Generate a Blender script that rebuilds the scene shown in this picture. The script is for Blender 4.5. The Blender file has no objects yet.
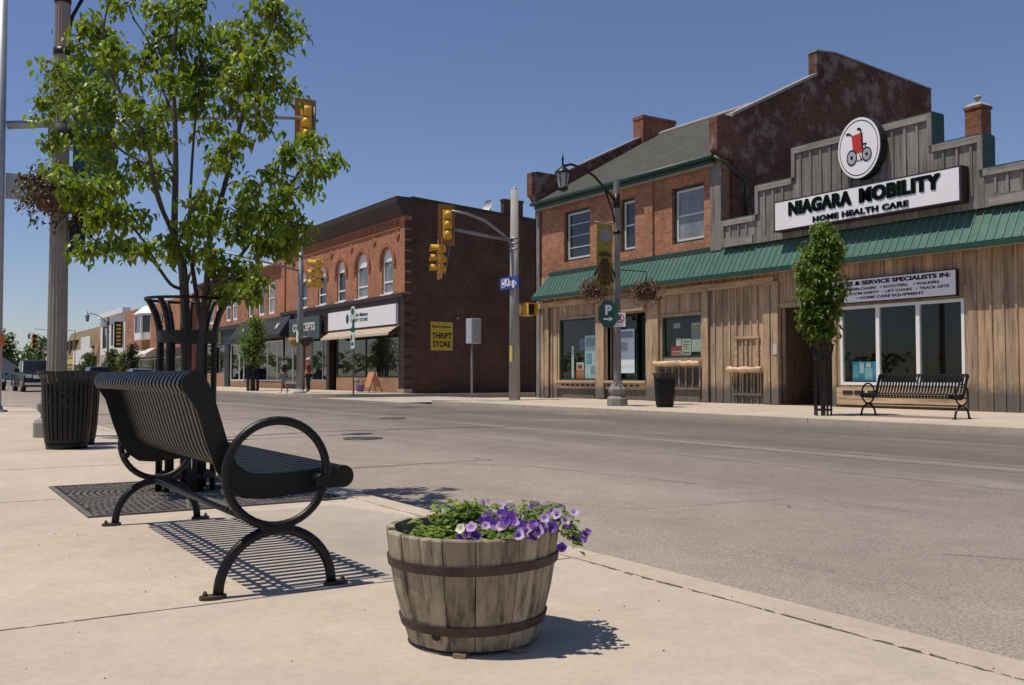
import bpy, bmesh, math, random
from mathutils import Vector, Matrix, Euler
random.seed(11)
R = math.radians
PI = math.pi
SC = bpy.context.scene
C = SC.collection

# ------------------------------------------------------------------ camera, sky, sun, exposure
HEAD, PITCH = R(32.576), R(2.02)
cam = bpy.data.objects.new('camera', bpy.data.cameras.new('camera'))
C.objects.link(cam)
cam.location = (0, 0, 0.85)
cam.rotation_euler = (PI/2 + PITCH, 0, PI/2 - HEAD)
cam.data.sensor_width = 36.0
cam.data.lens = 950/1024*36
cam.data.clip_start = 0.05
cam.data.clip_end = 3000
SC.camera = cam

SUN_FROM = Vector((-0.10, -0.345, 1.0)).normalized()
world = bpy.data.worlds.new('World'); SC.world = world
world.use_nodes = True
wn = world.node_tree.nodes; wl = world.node_tree.links
sky = wn.new('ShaderNodeTexSky'); sky.sky_type = 'NISHITA'; sky.sun_disc = False
sky.sun_elevation = math.asin(SUN_FROM.z)
sky.sun_rotation = math.atan2(SUN_FROM.x, SUN_FROM.y) % (2*PI)
sky.air_density = 1.0; sky.dust_density = 0.25; sky.ozone_density = 2.6
wn['Background'].inputs['Strength'].default_value = 0.088
tint = wn.new('ShaderNodeMix'); tint.data_type = 'RGBA'; tint.blend_type = 'MULTIPLY'; tint.inputs[0].default_value = 1.0
tint.inputs[7].default_value = (1.03, 1.01, 1.18, 1)            # air of a clear June noon, a little more violet than the model's
wl.new(sky.outputs['Color'], tint.inputs[6]); wl.new(tint.outputs[2], wn['Background'].inputs['Color'])
sl = bpy.data.lights.new('sun', 'SUN'); sl.energy = 5.0; sl.angle = R(0.53); sl.color = (1.0, 0.92, 0.80)
sun = bpy.data.objects.new('sun', sl); C.objects.link(sun)
sun.rotation_euler = (-SUN_FROM).to_track_quat('-Z', 'Y').to_euler()
sun.location = (0, 0, 60)
vs = SC.view_settings
vs.view_transform = 'Standard'; vs.look = 'None'; vs.gamma = 1; vs.use_curve_mapping = False
vs.exposure = -0.17
SC.cycles.max_bounces = 6
SC.cycles.transparent_max_bounces = 12

# ------------------------------------------------------------------ materials
MATS = {}
class NT:
    """small node-tree helper"""
    def __init__(s, name):
        s.m = bpy.data.materials.new(name); s.m.use_nodes = True
        s.n = s.m.node_tree.nodes; s.l = s.m.node_tree.links
        s.b = s.n['Principled BSDF']
    def new(s, t, **kw):
        nd = s.n.new(t)
        for k, v in kw.items(): setattr(nd, k, v)
        return nd
    def link(s, a, b): s.l.new(a, b)
    def val(s, nd, key, v):
        if isinstance(v, (bpy.types.NodeSocket,)): s.l.new(v, nd.inputs[key])
        else: nd.inputs[key].default_value = v
    def coord(s, kind='Object', scale=(1, 1, 1)):
        if kind == 'World': o = s.new('ShaderNodeNewGeometry').outputs['Position']
        else: o = s.new('ShaderNodeTexCoord').outputs[kind]
        mp = s.new('ShaderNodeMapping'); mp.inputs['Scale'].default_value = scale
        s.link(o, mp.inputs['Vector']); return mp.outputs['Vector']
    def noise(s, vec, scale, detail=4, rough=.55, out='Fac'):
        nd = s.new('ShaderNodeTexNoise'); s.link(vec, nd.inputs['Vector'])
        nd.inputs['Scale'].default_value = scale; nd.inputs['Detail'].default_value = detail; nd.inputs['Roughness'].default_value = rough
        return nd.outputs[out]
    def ramp(s, fac, stops):
        nd = s.new('ShaderNodeValToRGB'); s.link(fac, nd.inputs['Fac'])
        cr = nd.color_ramp
        while len(cr.elements) < len(stops): cr.elements.new(.5)
        for e, (p, c) in zip(cr.elements, stops):
            e.position = p; e.color = (*c, 1) if len(c) == 3 else c
        return nd.outputs['Color']
    def mix(s, fac, a, b, mode='MIX'):
        nd = s.new('ShaderNodeMix', data_type='RGBA', blend_type=mode)
        for i, v in ((0, fac), (6, a), (7, b)):
            if isinstance(v, bpy.types.NodeSocket): s.l.new(v, nd.inputs[i])
            elif isinstance(v, (int, float)): nd.inputs[i].default_value = v
            else: nd.inputs[i].default_value = (*v, 1)
        return nd.outputs[2]
    def math(s, op, a, b=None):
        nd = s.new('ShaderNodeMath', operation=op)
        for i, v in ((0, a), (1, b)):
            if v is None: continue
            if isinstance(v, bpy.types.NodeSocket): s.l.new(v, nd.inputs[i])
            else: nd.inputs[i].default_value = v
        return nd.outputs[0]
    def bump(s, h, strength=.3, dist=.01):
        nd = s.new('ShaderNodeBump'); s.link(h, nd.inputs['Height'])
        nd.inputs['Strength'].default_value = strength; nd.inputs['Distance'].default_value = dist
        s.link(nd.outputs['Normal'], s.b.inputs['Normal'])
    def island(s): return s.new('ShaderNodeNewGeometry').outputs['Random Per Island']
    def color(s, c): s.link(c, s.b.inputs['Base Color'])

def sc(c, k): return tuple(min(1, x*k) for x in c)

def plain(name, col, rough=.6, metal=0, var=.18, scale=6, spec=None, bump=0):
    """painted / plastic / metal surface with faint wear"""
    if name in MATS: return MATS[name]
    t = NT(name)
    v = t.coord()
    f = t.noise(v, scale, 5, .6)
    t.color(t.ramp(f, [(.25, sc(col, 1-var)), (.75, sc(col, 1+var))]))
    t.b.inputs['Roughness'].default_value = rough; t.b.inputs['Metallic'].default_value = metal
    if spec is not None: t.b.inputs['Specular IOR Level'].default_value = spec
    if bump: t.bump(t.noise(v, scale*8, 3), bump, .004)
    MATS[name] = t.m; return t.m

def brick(name, c1, c2, mortar, var=.35, patch=None, stain=None, bw=.22, rh=.076):
    if name in MATS: return MATS[name]
    t = NT(name)
    pos = t.new('ShaderNodeNewGeometry').outputs['Position']
    sx = t.new('ShaderNodeSeparateXYZ'); t.link(pos, sx.inputs[0])
    cx = t.new('ShaderNodeCombineXYZ')
    t.link(t.math('ADD', sx.outputs[0], sx.outputs[1]), cx.inputs[0]); t.link(sx.outputs[2], cx.inputs[1])
    bt = t.new('ShaderNodeTexBrick'); t.link(cx.outputs[0], bt.inputs['Vector'])
    bt.inputs['Color1'].default_value = (*c1, 1); bt.inputs['Color2'].default_value = (*c2, 1); bt.inputs['Mortar'].default_value = (*mortar, 1)
    bt.inputs['Scale'].default_value = 1; bt.inputs['Mortar Size'].default_value = .007; bt.inputs['Mortar Smooth'].default_value = .3
    bt.inputs['Brick Width'].default_value = bw; bt.inputs['Row Height'].default_value = rh; bt.inputs['Bias'].default_value = -.1
    big = t.noise(pos, .7, 6, .65)
    col = t.mix(1.0, bt.outputs['Color'], t.ramp(big, [(.3, (1-var,)*3), (.7, (1+var*.45,)*3)]), 'MULTIPLY')
    fine = t.noise(pos, 9, 3, .6)
    col = t.mix(1.0, col, t.ramp(fine, [(.3, (.78,)*3), (.7, (1.2,)*3)]), 'MULTIPLY')
    if patch:
        f = t.ramp(t.noise(pos, patch[1], 7, .68), [(patch[2], (0, 0, 0)), (patch[2]+.09, (1, 1, 1))])
        col = t.mix(t.math('MULTIPLY', f, patch[3]), col, patch[0])
    t.color(col); t.b.inputs['Roughness'].default_value = .9
    t.b.inputs['Specular IOR Level'].default_value = .2
    inv = t.math('SUBTRACT', 1.0, bt.outputs['Fac'])
    t.bump(t.math('ADD', inv, t.math('MULTIPLY', fine, .6)), .5, .012)
    MATS[name] = t.m; return t.m

def wood(name, col, col2, axis='z', var=.3, rough=.85, grime=None, knots=True, grain=14):
    """boards: each island its own tone, grain along axis"""
    if name in MATS: return MATS[name]
    t = NT(name)
    s = {'z': (1, 1, .06), 'x': (.06, 1, 1), 'y': (1, .06, 1)}[axis]
    v = t.coord('Object', s)
    rnd = t.island()
    off = t.new('ShaderNodeVectorMath', operation='ADD'); t.link(v, off.inputs[0])
    cmb = t.new('ShaderNodeCombineXYZ'); t.link(t.math('MULTIPLY', rnd, 37.0), cmb.inputs[0]); t.link(t.math('MULTIPLY', rnd, 11.0), cmb.inputs[2])
    t.link(cmb.outputs[0], off.inputs[1])
    g = t.noise(off.outputs[0], grain, 6, .7)
    tone = t.ramp(t.math('FRACT', t.math('MULTIPLY', rnd, 7.31)), [(0, col), (.5, col2), (1, sc(col, .8))])
    c = t.mix(1.0, tone, t.ramp(g, [(.28, (1-var*1.9,)*3), (.5, (1,)*3), (.75, (1+var*.8,)*3)]), 'MULTIPLY')
    pos = t.coord('World')
    blot = t.noise(pos, 1.1, 6, .7)
    c = t.mix(1.0, c, t.ramp(blot, [(.3, (.82,)*3), (.65, (1.15,)*3)]), 'MULTIPLY')
    if knots:
        k = t.new('ShaderNodeTexVoronoi'); t.link(t.coord('Object', {'z': (3.2, 3.2, 1.1), 'x': (1.1, 3.2, 3.2), 'y': (3.2, 1.1, 3.2)}[axis]), k.inputs['Vector'])
        k.inputs['Scale'].default_value = 1.6
        c = t.mix(t.ramp(k.outputs['Distance'], [(.03, (.75,)*3), (.085, (0, 0, 0))]), c, sc(col, .28))
    if grime:   # splash-back weathering that climbs unevenly from the pavement
        sx = t.new('ShaderNodeSeparateXYZ'); t.link(pos, sx.inputs[0])
        n = t.noise(pos, 2.2, 5, .7)
        h = t.math('ADD', sx.outputs[2], t.math('MULTIPLY', t.math('SUBTRACT', n, .5), -1.1))
        c = t.mix(t.ramp(t.math('DIVIDE', h, 1.0), [(grime[1], (.85,)*3), (grime[1]+.3, (0, 0, 0))]), c, grime[0])
    t.color(c); t.b.inputs['Roughness'].default_value = rough; t.b.inputs['Specular IOR Level'].default_value = .25
    t.bump(g, .35, .006)
    MATS[name] = t.m; return t.m

def glass(name, tint=(.9, .95, .93), base=.06):
    if name in MATS: return MATS[name]
    t = NT(name); t.n.remove(t.b)
    tr = t.new('ShaderNodeBsdfTransparent'); tr.inputs[0].default_value = (*tint, 1)
    gl = t.new('ShaderNodeBsdfGlossy'); gl.inputs['Roughness'].default_value = .015
    fr = t.new('ShaderNodeLayerWeight'); fr.inputs['Blend'].default_value = .5   # same from both faces of the pane
    mx = t.new('ShaderNodeMixShader')
    t.link(t.math('ADD', t.math('MULTIPLY', t.math('POWER', fr.outputs['Facing'], 4.0), .8), base), mx.inputs[0]); t.link(tr.outputs[0], mx.inputs[1]); t.link(gl.outputs[0], mx.inputs[2])
    t.link(mx.outputs[0], t.n['Material Output'].inputs['Surface'])
    MATS[name] = t.m; return t.m

def pane(name, col, rough=.06, spec=.8):
    """opaque window glass with something pale or dark close behind it"""
    if name in MATS: return MATS[name]
    t = NT(name)
    f = t.noise(t.coord('World'), .9, 3)
    t.color(t.ramp(f, [(.35, sc(col, .6)), (.65, sc(col, 1.3))]))
    t.b.inputs['Roughness'].default_value = rough; t.b.inputs['Specular IOR Level'].default_value = spec
    MATS[name] = t.m; return t.m

def leafmat(name, cols, rough=.5, trans=.35):
    if name in MATS: return MATS[name]
    t = NT(name)
    r = t.island()
    n = len(cols)
    c = t.ramp(r, [(i/(n-1), cc) for i, cc in enumerate(cols)])
    t.color(c); t.b.inputs['Roughness'].default_value = rough; t.b.inputs['Specular IOR Level'].default_value = .4
    if trans:
        tl = t.new('ShaderNodeBsdfTranslucent'); t.link(t.mix(1.0, c, (1.5, 1.7, .7), 'MULTIPLY'), tl.inputs[0])
        mx = t.new('ShaderNodeMixShader'); mx.inputs[0].default_value = trans
        t.link(t.b.outputs[0], mx.inputs[1]); t.link(tl.outputs[0], mx.inputs[2]); t.link(mx.outputs[0], t.n['Material Output'].inputs['Surface'])
    MATS[name] = t.m; return t.m

def concrete_mat(name, col, spots=True, scale=1.0):
    if name in MATS: return MATS[name]
    t = NT(name)
    p = t.coord('World')
    a = t.noise(p, .55*scale, 6, .6); b = t.noise(p, 5*scale, 5, .65); f = t.noise(p, 140*scale, 3, .7)
    c = t.ramp(a, [(.3, sc(col, .86)), (.7, sc(col, 1.08))])
    c = t.mix(1.0, c, t.ramp(b, [(.3, (.91,)*3), (.7, (1.06,)*3)]), 'MULTIPLY')
    c = t.mix(1.0, c, t.ramp(f, [(.3, (.88,)*3), (.7, (1.09,)*3)]), 'MULTIPLY')
    if spots:
        vo = t.new('ShaderNodeTexVoronoi'); t.link(p, vo.inputs['Vector']); vo.inputs['Scale'].default_value = 2.3
        c = t.mix(t.ramp(vo.outputs['Distance'], [(.006, (.5,)*3), (.016, (0, 0, 0))]), c, (.16, .13, .10))
        st = t.ramp(t.noise(p, .8, 7, .75), [(.6, (0, 0, 0)), (.74, (.32,)*3)])
        c = t.mix(st, c, sc((.42, .31, .18), .8))
        m = t.noise(p, 26, 4, .7); c = t.mix(1.0, c, t.ramp(m, [(.3, (.90,)*3), (.7, (1.07,)*3)]), 'MULTIPLY')
        w = t.ramp(t.noise(p, 1.7, 6, .7), [(.56, (0, 0, 0)), (.72, (.35,)*3)]); c = t.mix(w, c, sc(col, 1.18))
        wt = t.ramp(t.noise(p, .33, 5, .6), [(.5, (0, 0, 0)), (.66, (.4,)*3)]); c = t.mix(wt, c, sc(col, .80))
    t.color(c); t.b.inputs['Roughness'].default_value = .92; t.b.inputs['Specular IOR Level'].default_value = .2
    t.bump(t.math('ADD', f, b), .25, .004)
    MATS[name] = t.m; return t.m

def asphalt_mat():
    t = NT('old_asphalt')
    p = t.coord('World')
    ps = t.coord('World', (.12, 1, 1))
    a = t.noise(p, .35, 6, .6); b = t.noise(p, 3, 5, .7); f = t.noise(p, 75, 4, .8)
    lanes = t.noise(ps, .55, 5, .6)
    col = (.275, .244, .216)
    c = t.ramp(a, [(.3, sc(col, .9)), (.7, sc(col, 1.07))])
    sy = t.new('ShaderNodeSeparateXYZ'); t.link(p, sy.inputs[0])
    wob = t.math('ADD', sy.outputs[1], t.math('MULTIPLY', t.math('SUBTRACT', t.noise(t.coord('World', (.08, .3, 1)), 1.0, 4), .5), 1.2))
    # tyre-worn lanes: pale dusty gutter strip and crown, darker wheel tracks between
    tr = t.ramp(t.math('DIVIDE', wob, 16.0), [(.17, (1.12, 1.06, 1.02)), (.34, (1.0, .96, .93)), (.40, (.80, .77, .75)), (.47, (.84, .81, .79)), (.535, (.62, .61, .60)), (.565, (.82, .79, .76)), (.60, (.54, .53, .52)), (.70, (.62, .61, .60)), (.80, (.50, .49, .485)), (.93, (.66, .64, .62))])
    c = t.mix(1.0, c, tr, 'MULTIPLY')
    c = t.mix(1.0, c, t.ramp(lanes, [(.3, (.9,)*3), (.7, (1.08,)*3)]), 'MULTIPLY')
    c = t.mix(1.0, c, t.ramp(b, [(.3, (.9,)*3), (.7, (1.08,)*3)]), 'MULTIPLY')
    c = t.mix(1.0, c, t.ramp(f, [(.34, (.58,)*3), (.5, (1,)*3), (.68, (1.42,)*3)]), 'MULTIPLY')
    st = t.ramp(t.noise(t.coord('World', (.22, .9, 1)), 1.6, 7, .72), [(.56, (0, 0, 0)), (.72, (.34,)*3)]); c = t.mix(st, c, (.10, .09, .082))
    pl = t.ramp(t.noise(t.coord('World', (.3, .8, 1)), .9, 5, .65), [(.55, (0, 0, 0)), (.66, (.22,)*3)]); c = t.mix(pl, c, (.38, .345, .31))
    vo = t.new('ShaderNodeTexVoronoi'); t.link(t.coord('World', (.7, 1.6, 1)), vo.inputs['Vector']); vo.inputs['Scale'].default_value = .9
    c = t.mix(t.ramp(vo.outputs['Distance'], [(.03, (.55,)*3), (.06, (0, 0, 0))]), c, (.05, .045, .042))
    t.color(c); t.b.inputs['Roughness'].default_value = .95; t.b.inputs['Specular IOR Level'].default_value = .08
    t.bump(f, .5, .006)
    return t.m

# ------------------------------------------------------------------ mesh helper
class MB:
    def __init__(s): s.v = []; s.f = []; s.sm = []; s.mi = []; s.cur = 0
    def add(s, vs, fs, smooth=False):
        o = len(s.v); s.v += [tuple(v) for v in vs]
        for f in fs: s.f.append(tuple(i+o for i in f)); s.sm.append(smooth); s.mi.append(s.cur)
        return s
    def quad(s, a, b, c, d): return s.add([a, b, c, d], [(0, 1, 2, 3)])
    def box(s, x0, x1, y0, y1, z0, z1, M=None):
        vs = [(x, y, z) for x in (x0, x1) for y in (y0, y1) for z in (z0, z1)]
        if M is not None: vs = [M @ Vector(v) for v in vs]
        return s.add(vs, [(0, 1, 3, 2), (4, 6, 7, 5), (0, 4, 5, 1), (2, 3, 7, 6), (0, 2, 6, 4), (1, 5, 7, 3)])
    def bbox(s, x0, x1, y0, y1, z0, z1, b=.01, M=None):
        """box with chamfered edges"""
        bm = bmesh.new(); bmesh.ops.create_cube(bm, size=1)
        for v in bm.verts: v.co = Vector(((x0+x1)/2+v.co.x*(x1-x0), (y0+y1)/2+v.co.y*(y1-y0), (z0+z1)/2+v.co.z*(z1-z0)))
        bmesh.ops.bevel(bm, geom=list(bm.edges), offset=b, segments=2, affect='EDGES', profile=.6)
        return s.take(bm, M)
    def take(s, bm, M=None, smooth=False):
        bm.verts.index_update()
        s.add([(M @ v.co if M is not None else v.co.copy()) for v in bm.verts], [tuple(v.index for v in f.verts) for f in bm.faces], smooth)
        bm.free(); return s
    def tube(s, pts, r, n=8, caps=True, smooth=True):
        pts = [Vector(p) for p in pts]; k = len(pts)
        rs = r if isinstance(r, (list, tuple)) else [r]*k
        tans = []
        for i in range(k):
            d = (pts[min(i+1, k-1)]-pts[max(i-1, 0)])
            tans.append(d.normalized() if d.length > 1e-9 else Vector((0, 0, 1)))
        ref = Vector((0, 0, 1)) if abs(tans[0].z) < .9 else Vector((1, 0, 0))
        u = tans[0].cross(ref).normalized()
        vs = []
        for i in range(k):
            u = (u - tans[i]*u.dot(tans[i])).normalized(); w = tans[i].cross(u)
            for j in range(n):
                a = 2*PI*j/n
                vs.append(pts[i] + (u*math.cos(a)+w*math.sin(a))*rs[i])
        fs = [(i*n+j, i*n+(j+1) % n, (i+1)*n+(j+1) % n, (i+1)*n+j) for i in range(k-1) for j in range(n)]
        s.add(vs, fs, smooth)
        if caps:
            o = len(s.v)-len(vs)
            for idx in (tuple(range(n))[::-1], tuple(range((k-1)*n, k*n))):
                s.f.append(tuple(i+o for i in idx)); s.sm.append(False); s.mi.append(s.cur)
        return s
    def lathe(s, prof, n=24, c=(0, 0, 0), smooth=True, close=False, a0=0):
        vs = [(c[0]+r*math.cos(a0+2*PI*j/n), c[1]+r*math.sin(a0+2*PI*j/n), c[2]+z) for r, z in prof for j in range(n)]
        k = len(prof)
        fs = [(i*n+j, i*n+(j+1) % n, (i+1)*n+(j+1) % n, (i+1)*n+j) for i in range(k-1) for j in range(n)]
        s.add(vs, fs, smooth)
        o = len(s.v)-len(vs)
        if close:
            for idx in (tuple(range(n))[::-1], tuple(range((k-1)*n, k*n))):
                s.f.append(tuple(i+o for i in idx)); s.sm.append(False); s.mi.append(s.cur)
        return s
    def prism(s, poly, fn0, fn1, smooth=False):
        """polygon (2D pts) placed by fn0 / fn1 at both ends"""
        n = len(poly)
        vs = [fn0(p) for p in poly]+[fn1(p) for p in poly]
        s.add(vs, [tuple(range(n))[::-1], tuple(range(n, 2*n))])
        o = len(s.v)-2*n
        for i in range(n):
            s.f.append((o+i, o+(i+1) % n, o+n+(i+1) % n, o+n+i)); s.sm.append(smooth); s.mi.append(s.cur)
        return s
    def prismx(s, poly, x0, x1): return s.prism(poly, lambda p: (x0, p[0], p[1]), lambda p: (x1, p[0], p[1]))
    def prismy(s, poly, y0, y1): return s.prism(poly, lambda p: (p[0], y0, p[1]), lambda p: (p[0], y1, p[1]))
    def prismz(s, poly, z0, z1): return s.prism(poly, lambda p: (p[0], p[1], z0), lambda p: (p[0], p[1], z1))
    def wall(s, u0, u1, z0, z1, holes, y0, y1, axis='x'):
        """wall slab with rectangular openings; axis 'x': in the XZ plane from y0 to y1; 'y': in the YZ plane"""
        us = sorted({u0, u1, *[h[0] for h in holes], *[h[1] for h in holes]}); zs = sorted({z0, z1, *[h[2] for h in holes], *[h[3] for h in holes]})
        us = [u for u in us if u0 <= u <= u1]; zs = [z for z in zs if z0 <= z <= z1]
        P = (lambda u, y, z: (u, y, z)) if axis == 'x' else (lambda u, y, z: (y, u, z))
        def solid(i, j):
            if i < 0 or j < 0 or i >= len(us)-1 or j >= len(zs)-1: return False
            cu, cz = (us[i]+us[i+1])/2, (zs[j]+zs[j+1])/2
            return not any(h[0] < cu < h[1] and h[2] < cz < h[3] for h in holes)
        for i in range(len(us)-1):
            for j in range(len(zs)-1):
                if not solid(i, j): continue
                a, b, c, d = us[i], us[i+1], zs[j], zs[j+1]
                s.quad(P(a, y0, c), P(b, y0, c), P(b, y0, d), P(a, y0, d)); s.quad(P(a, y1, c), P(a, y1, d), P(b, y1, d), P(b, y1, c))
                if not solid(i-1, j): s.quad(P(a, y0, c), P(a, y0, d), P(a, y1, d), P(a, y1, c))
                if not solid(i+1, j): s.quad(P(b, y0, c), P(b, y1, c), P(b, y1, d), P(b, y0, d))
                if not solid(i, j-1): s.quad(P(a, y0, c), P(a, y1, c), P(b, y1, c), P(b, y0, c))
                if not solid(i, j+1): s.quad(P(a, y0, d), P(b, y0, d), P(b, y1, d), P(a, y1, d))
        return s
    def build(s, name, mat, parent=None, recalc=True, weld=False):
        off = Vector((0, 0, 0)); p = parent
        while p is not None: off += p.location; p = p.parent
        me = bpy.data.meshes.new(name)
        if parent is None and s.v:
            xs = [v[0] for v in s.v]; ys = [v[1] for v in s.v]; zs = [v[2] for v in s.v]
            org = Vector(((min(xs)+max(xs))/2, (min(ys)+max(ys))/2, min(zs)))
        else: org = off
        me.from_pydata([(v[0]-org.x, v[1]-org.y, v[2]-org.z) for v in s.v], [], s.f)
        for m in (mat if isinstance(mat, (list, tuple)) else [mat]): me.materials.append(m)
        me.polygons.foreach_set('use_smooth', s.sm); me.polygons.foreach_set('material_index', s.mi)
        if recalc or weld:
            bm = bmesh.new(); bm.from_mesh(me)
            if weld: bmesh.ops.remove_doubles(bm, verts=bm.verts, dist=1e-5)
            if recalc: bmesh.ops.recalc_face_normals(bm, faces=bm.faces)
            bm.to_mesh(me); bm.free()
        o = bpy.data.objects.new(name, me); C.objects.link(o)
        if parent is None: o.location = org
        else: o.parent = parent
        return o

def each(mb, name, mat, parent):
    """one object per connected piece of the mesh"""
    par = list(range(len(mb.v)))
    def find(i):
        while par[i] != i: par[i] = par[par[i]]; i = par[i]
        return i
    for f in mb.f:
        for i in f[1:]: par[find(i)] = find(f[0])
    out = {}
    for k, f in enumerate(mb.f): out.setdefault(find(f[0]), []).append(k)
    objs = []
    for ks in out.values():
        m = MB(); idx = {}
        for k in ks:
            for i in mb.f[k]:
                if i not in idx: idx[i] = len(m.v); m.v.append(mb.v[i])
            m.f.append(tuple(idx[i] for i in mb.f[k])); m.sm.append(mb.sm[k]); m.mi.append(mb.mi[k])
        objs.append(m.build(name, mat, parent))
    return objs

def thing(name, label, cat, loc=(0, 0, 0), group=None):
    o = bpy.data.objects.new(name, None); C.objects.link(o); o.location = loc; o.empty_display_size = .3
    o['label'] = label; o['category'] = cat
    if group: o['group'] = group
    return o
def tag(o, label, cat, group=None):
    o['label'] = label; o['category'] = cat
    if group: o['group'] = group
    return o
def struct(o): o['kind'] = 'structure'; return o
def dup(o, loc=None, rotz=None, label=None, parent=None, scale=None):
    c = o.copy(); C.objects.link(c)
    if parent is not None: c.parent = parent
    for ch in list(o.children): dup(ch, parent=c)
    if loc is not None: c.location = loc
    if rotz is not None: c.rotation_euler = (0, 0, rotz)
    if scale is not None: c.scale = (scale,)*3
    if label: c['label'] = label
    return c

def text(body, size, mat, parent, loc, rot=(PI/2, 0, 0), bold=.0, depth=.004, sx=1.0, name='lettering', align='CENTER', spacing=1.0, shear=0, fit=None, smear=0):
    cu = bpy.data.curves.new('t', 'FONT'); cu.body = body; cu.size = size; cu.align_x = align; cu.align_y = 'CENTER'
    cu.offset = bold; cu.extrude = depth; cu.space_character = spacing; cu.resolution_u = 3; cu.shear = shear
    o = bpy.data.objects.new('t', cu); C.objects.link(o)
    bpy.context.view_layer.update()
    me = bpy.data.meshes.new_from_object(o.evaluated_get(bpy.context.evaluated_depsgraph_get()))
    bpy.data.objects.remove(o); bpy.data.curves.remove(cu)
    off = Vector((0, 0, 0)); p = parent
    while p is not None: off += p.location; p = p.parent
    if fit:
        xs = [v.co.x for v in me.vertices]; sx = fit/(max(xs)-min(xs)); me.transform(Matrix.Translation((-(max(xs)+min(xs))/2, 0, 0)))
    if smear:                                                    # heavier strokes: the outline repeated a little to each side
        bm = bmesh.new()
        for k, q in enumerate((-1, -.5, 0, .5, 1)):
            for w_ in (-.45, .45):
                n0 = len(bm.verts); bm.from_mesh(me); bm.verts.ensure_lookup_table()
                for v in bm.verts[n0:]: v.co += Vector((q*smear, w_*smear, (k*2+(w_ > 0))*.0012))
        bm.to_mesh(me); bm.free()
    M = Matrix.Translation(Vector(loc)-off) @ Euler(rot).to_matrix().to_4x4() @ Matrix.Diagonal((sx, 1, 1, 1))
    me.transform(M); me.materials.clear(); me.materials.append(mat)
    ob = bpy.data.objects.new(name, me); C.objects.link(ob); ob.parent = parent
    return ob

# shared materials
M_BLACK = plain('black_steel', (.0055, .0055, .006), .42, 0, .3, 5, .35)
M_BLACKFLAT = plain('black_paint_flat', (.012, .012, .012), .7)
M_GALV = plain('galvanised_steel', (.27, .28, .29), .5, .55, .12, 4)
M_CONCPOLE = concrete_mat('spun_concrete', (.34, .33, .31), False, 2)
M_LAMPPOST = concrete_mat('lamp_post_stone', (.26, .24, .215), False, 2)
M_WHITE = plain('white_paint', (.78, .77, .75), .5, 0, .05)
M_SIGNWHITE = plain('white_sign_board', (.80, .79, .80), .4, 0, .03)
M_DARKINT = plain('dark_interior', (.012, .012, .013), .9)
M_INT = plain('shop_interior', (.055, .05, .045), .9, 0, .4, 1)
M_YEL = plain('signal_yellow', (.72, .40, .035), .45, 0, .12)
M_BARK = wood('bark', (.075, .06, .05), (.11, .09, .075), 'z', .4, .9, None, False, 30)
M_GLASS = glass('shop_glass', (.88, .92, .9), .03)
M_GREENTRIM = plain('dark_green_trim', (.012, .05, .035), .5, 0, .2)

# ------------------------------------------------------------------ ground, road, pavements
def gridsheet(xs, ys, zf):
    mb = MB(); n = len(ys)
    vs = [(x, y, zf(x, y)) for x in xs for y in ys]
    fs = [(i*n+j, (i+1)*n+j, (i+1)*n+j+1, i*n+j+1) for i in range(len(xs)-1) for j in range(n-1)]
    return mb.add(vs, fs)
def fall(y): return -.035*max(0, min(y-21.5, 45))          # King Street runs gently downhill behind the shops
M_GROUND = concrete_mat('dry_ground', (.20, .19, .14), False, .3)
g = gridsheet([-1500, -400, -200, -100, -45, -28, 0, 60, 400, 1500], [-1500, -300, -60, -10, 2, 15, 21.5, 40, 66.5, 200, 1500], lambda x, y: -.22+fall(y))
struct(g.build('ground', M_GROUND))
M_ASPH = asphalt_mat()
def crown(x, y): return -.12 + .07*max(0, 1-((y-9.1)/6.3)**2)
road = gridsheet([-200, -120, -90, -60, -45, -42, -36, -30, -20, -10, 0, 10, 60], [2.84, 4, 5.5, 7, 9.1, 11, 12.5, 14, 15.38], crown)
struct(road.build('main_road', M_ASPH))
kr = gridsheet([-40.2, -36, -31.6], [15.38, 18, 21.5, 30, 45, 66.5, 150], lambda x, y: -.124+fall(y))
struct(kr.build('king_road', concrete_mat('king_road_concrete', (.42, .37, .31), False)))
kr2 = gridsheet([-40.2, -36, -31.6], [-60, -20, 0, 2.84], lambda x, y: -.124)
struct(kr2.build('king_road_near', M_ASPH))

M_WALK = concrete_mat('pavement_concrete', (.485, .412, .328))
M_KERB = concrete_mat('kerb_concrete', (.47, .395, .31))
M_JOINT = plain('joint_dirt', (.13, .10, .075), .95, 0, .4, 20)
M_PATCH = concrete_mat('grey_concrete', (.39, .345, .285), False)
rj = random.Random(5)
def slabs(mb, jb, xcuts, ycuts, z0, zf, gap=.008):
    """pavement slabs with real open joints"""
    for a, b in zip(xcuts[:-1], xcuts[1:]):
        for c, d in zip(ycuts[:-1], ycuts[1:]):
            g = gap/2
            vs = [(x, y, zf(y)) for x, y in ((a+g, c+g), (b-g, c+g), (b-g, d-g), (a+g, d-g))]
            lo = [(x, y, z0) for x, y, z in vs]
            mb.add(vs+lo, [(0, 1, 2, 3), (0, 4, 5, 1), (1, 5, 6, 2), (2, 6, 7, 3), (3, 7, 4, 0)])
def roundcorner(cx, cy, r, a0, a1, n=10): return [(cx+r*math.cos(a0+(a1-a0)*i/n), cy+r*math.sin(a0+(a1-a0)*i/n)) for i in range(n+1)]

KY = 2.84                                                       # near kerb face
def near_walk(x0, x1, xcuts, corner):
    mb = MB(); slabs(mb, None, xcuts, [-40, -20, -8, -4.2, -2.3, -.55, KY-.19], -.2, lambda y: 0.0)
    return mb
xc = [-24.2, -21.8, -19.4, -17, -14.6, -12.2, -9.75, -7.25, -3.62, -1.1, 1.4, 3.8, 6.2, 60]
mb = near_walk(0, 0, xc, None)
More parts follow.
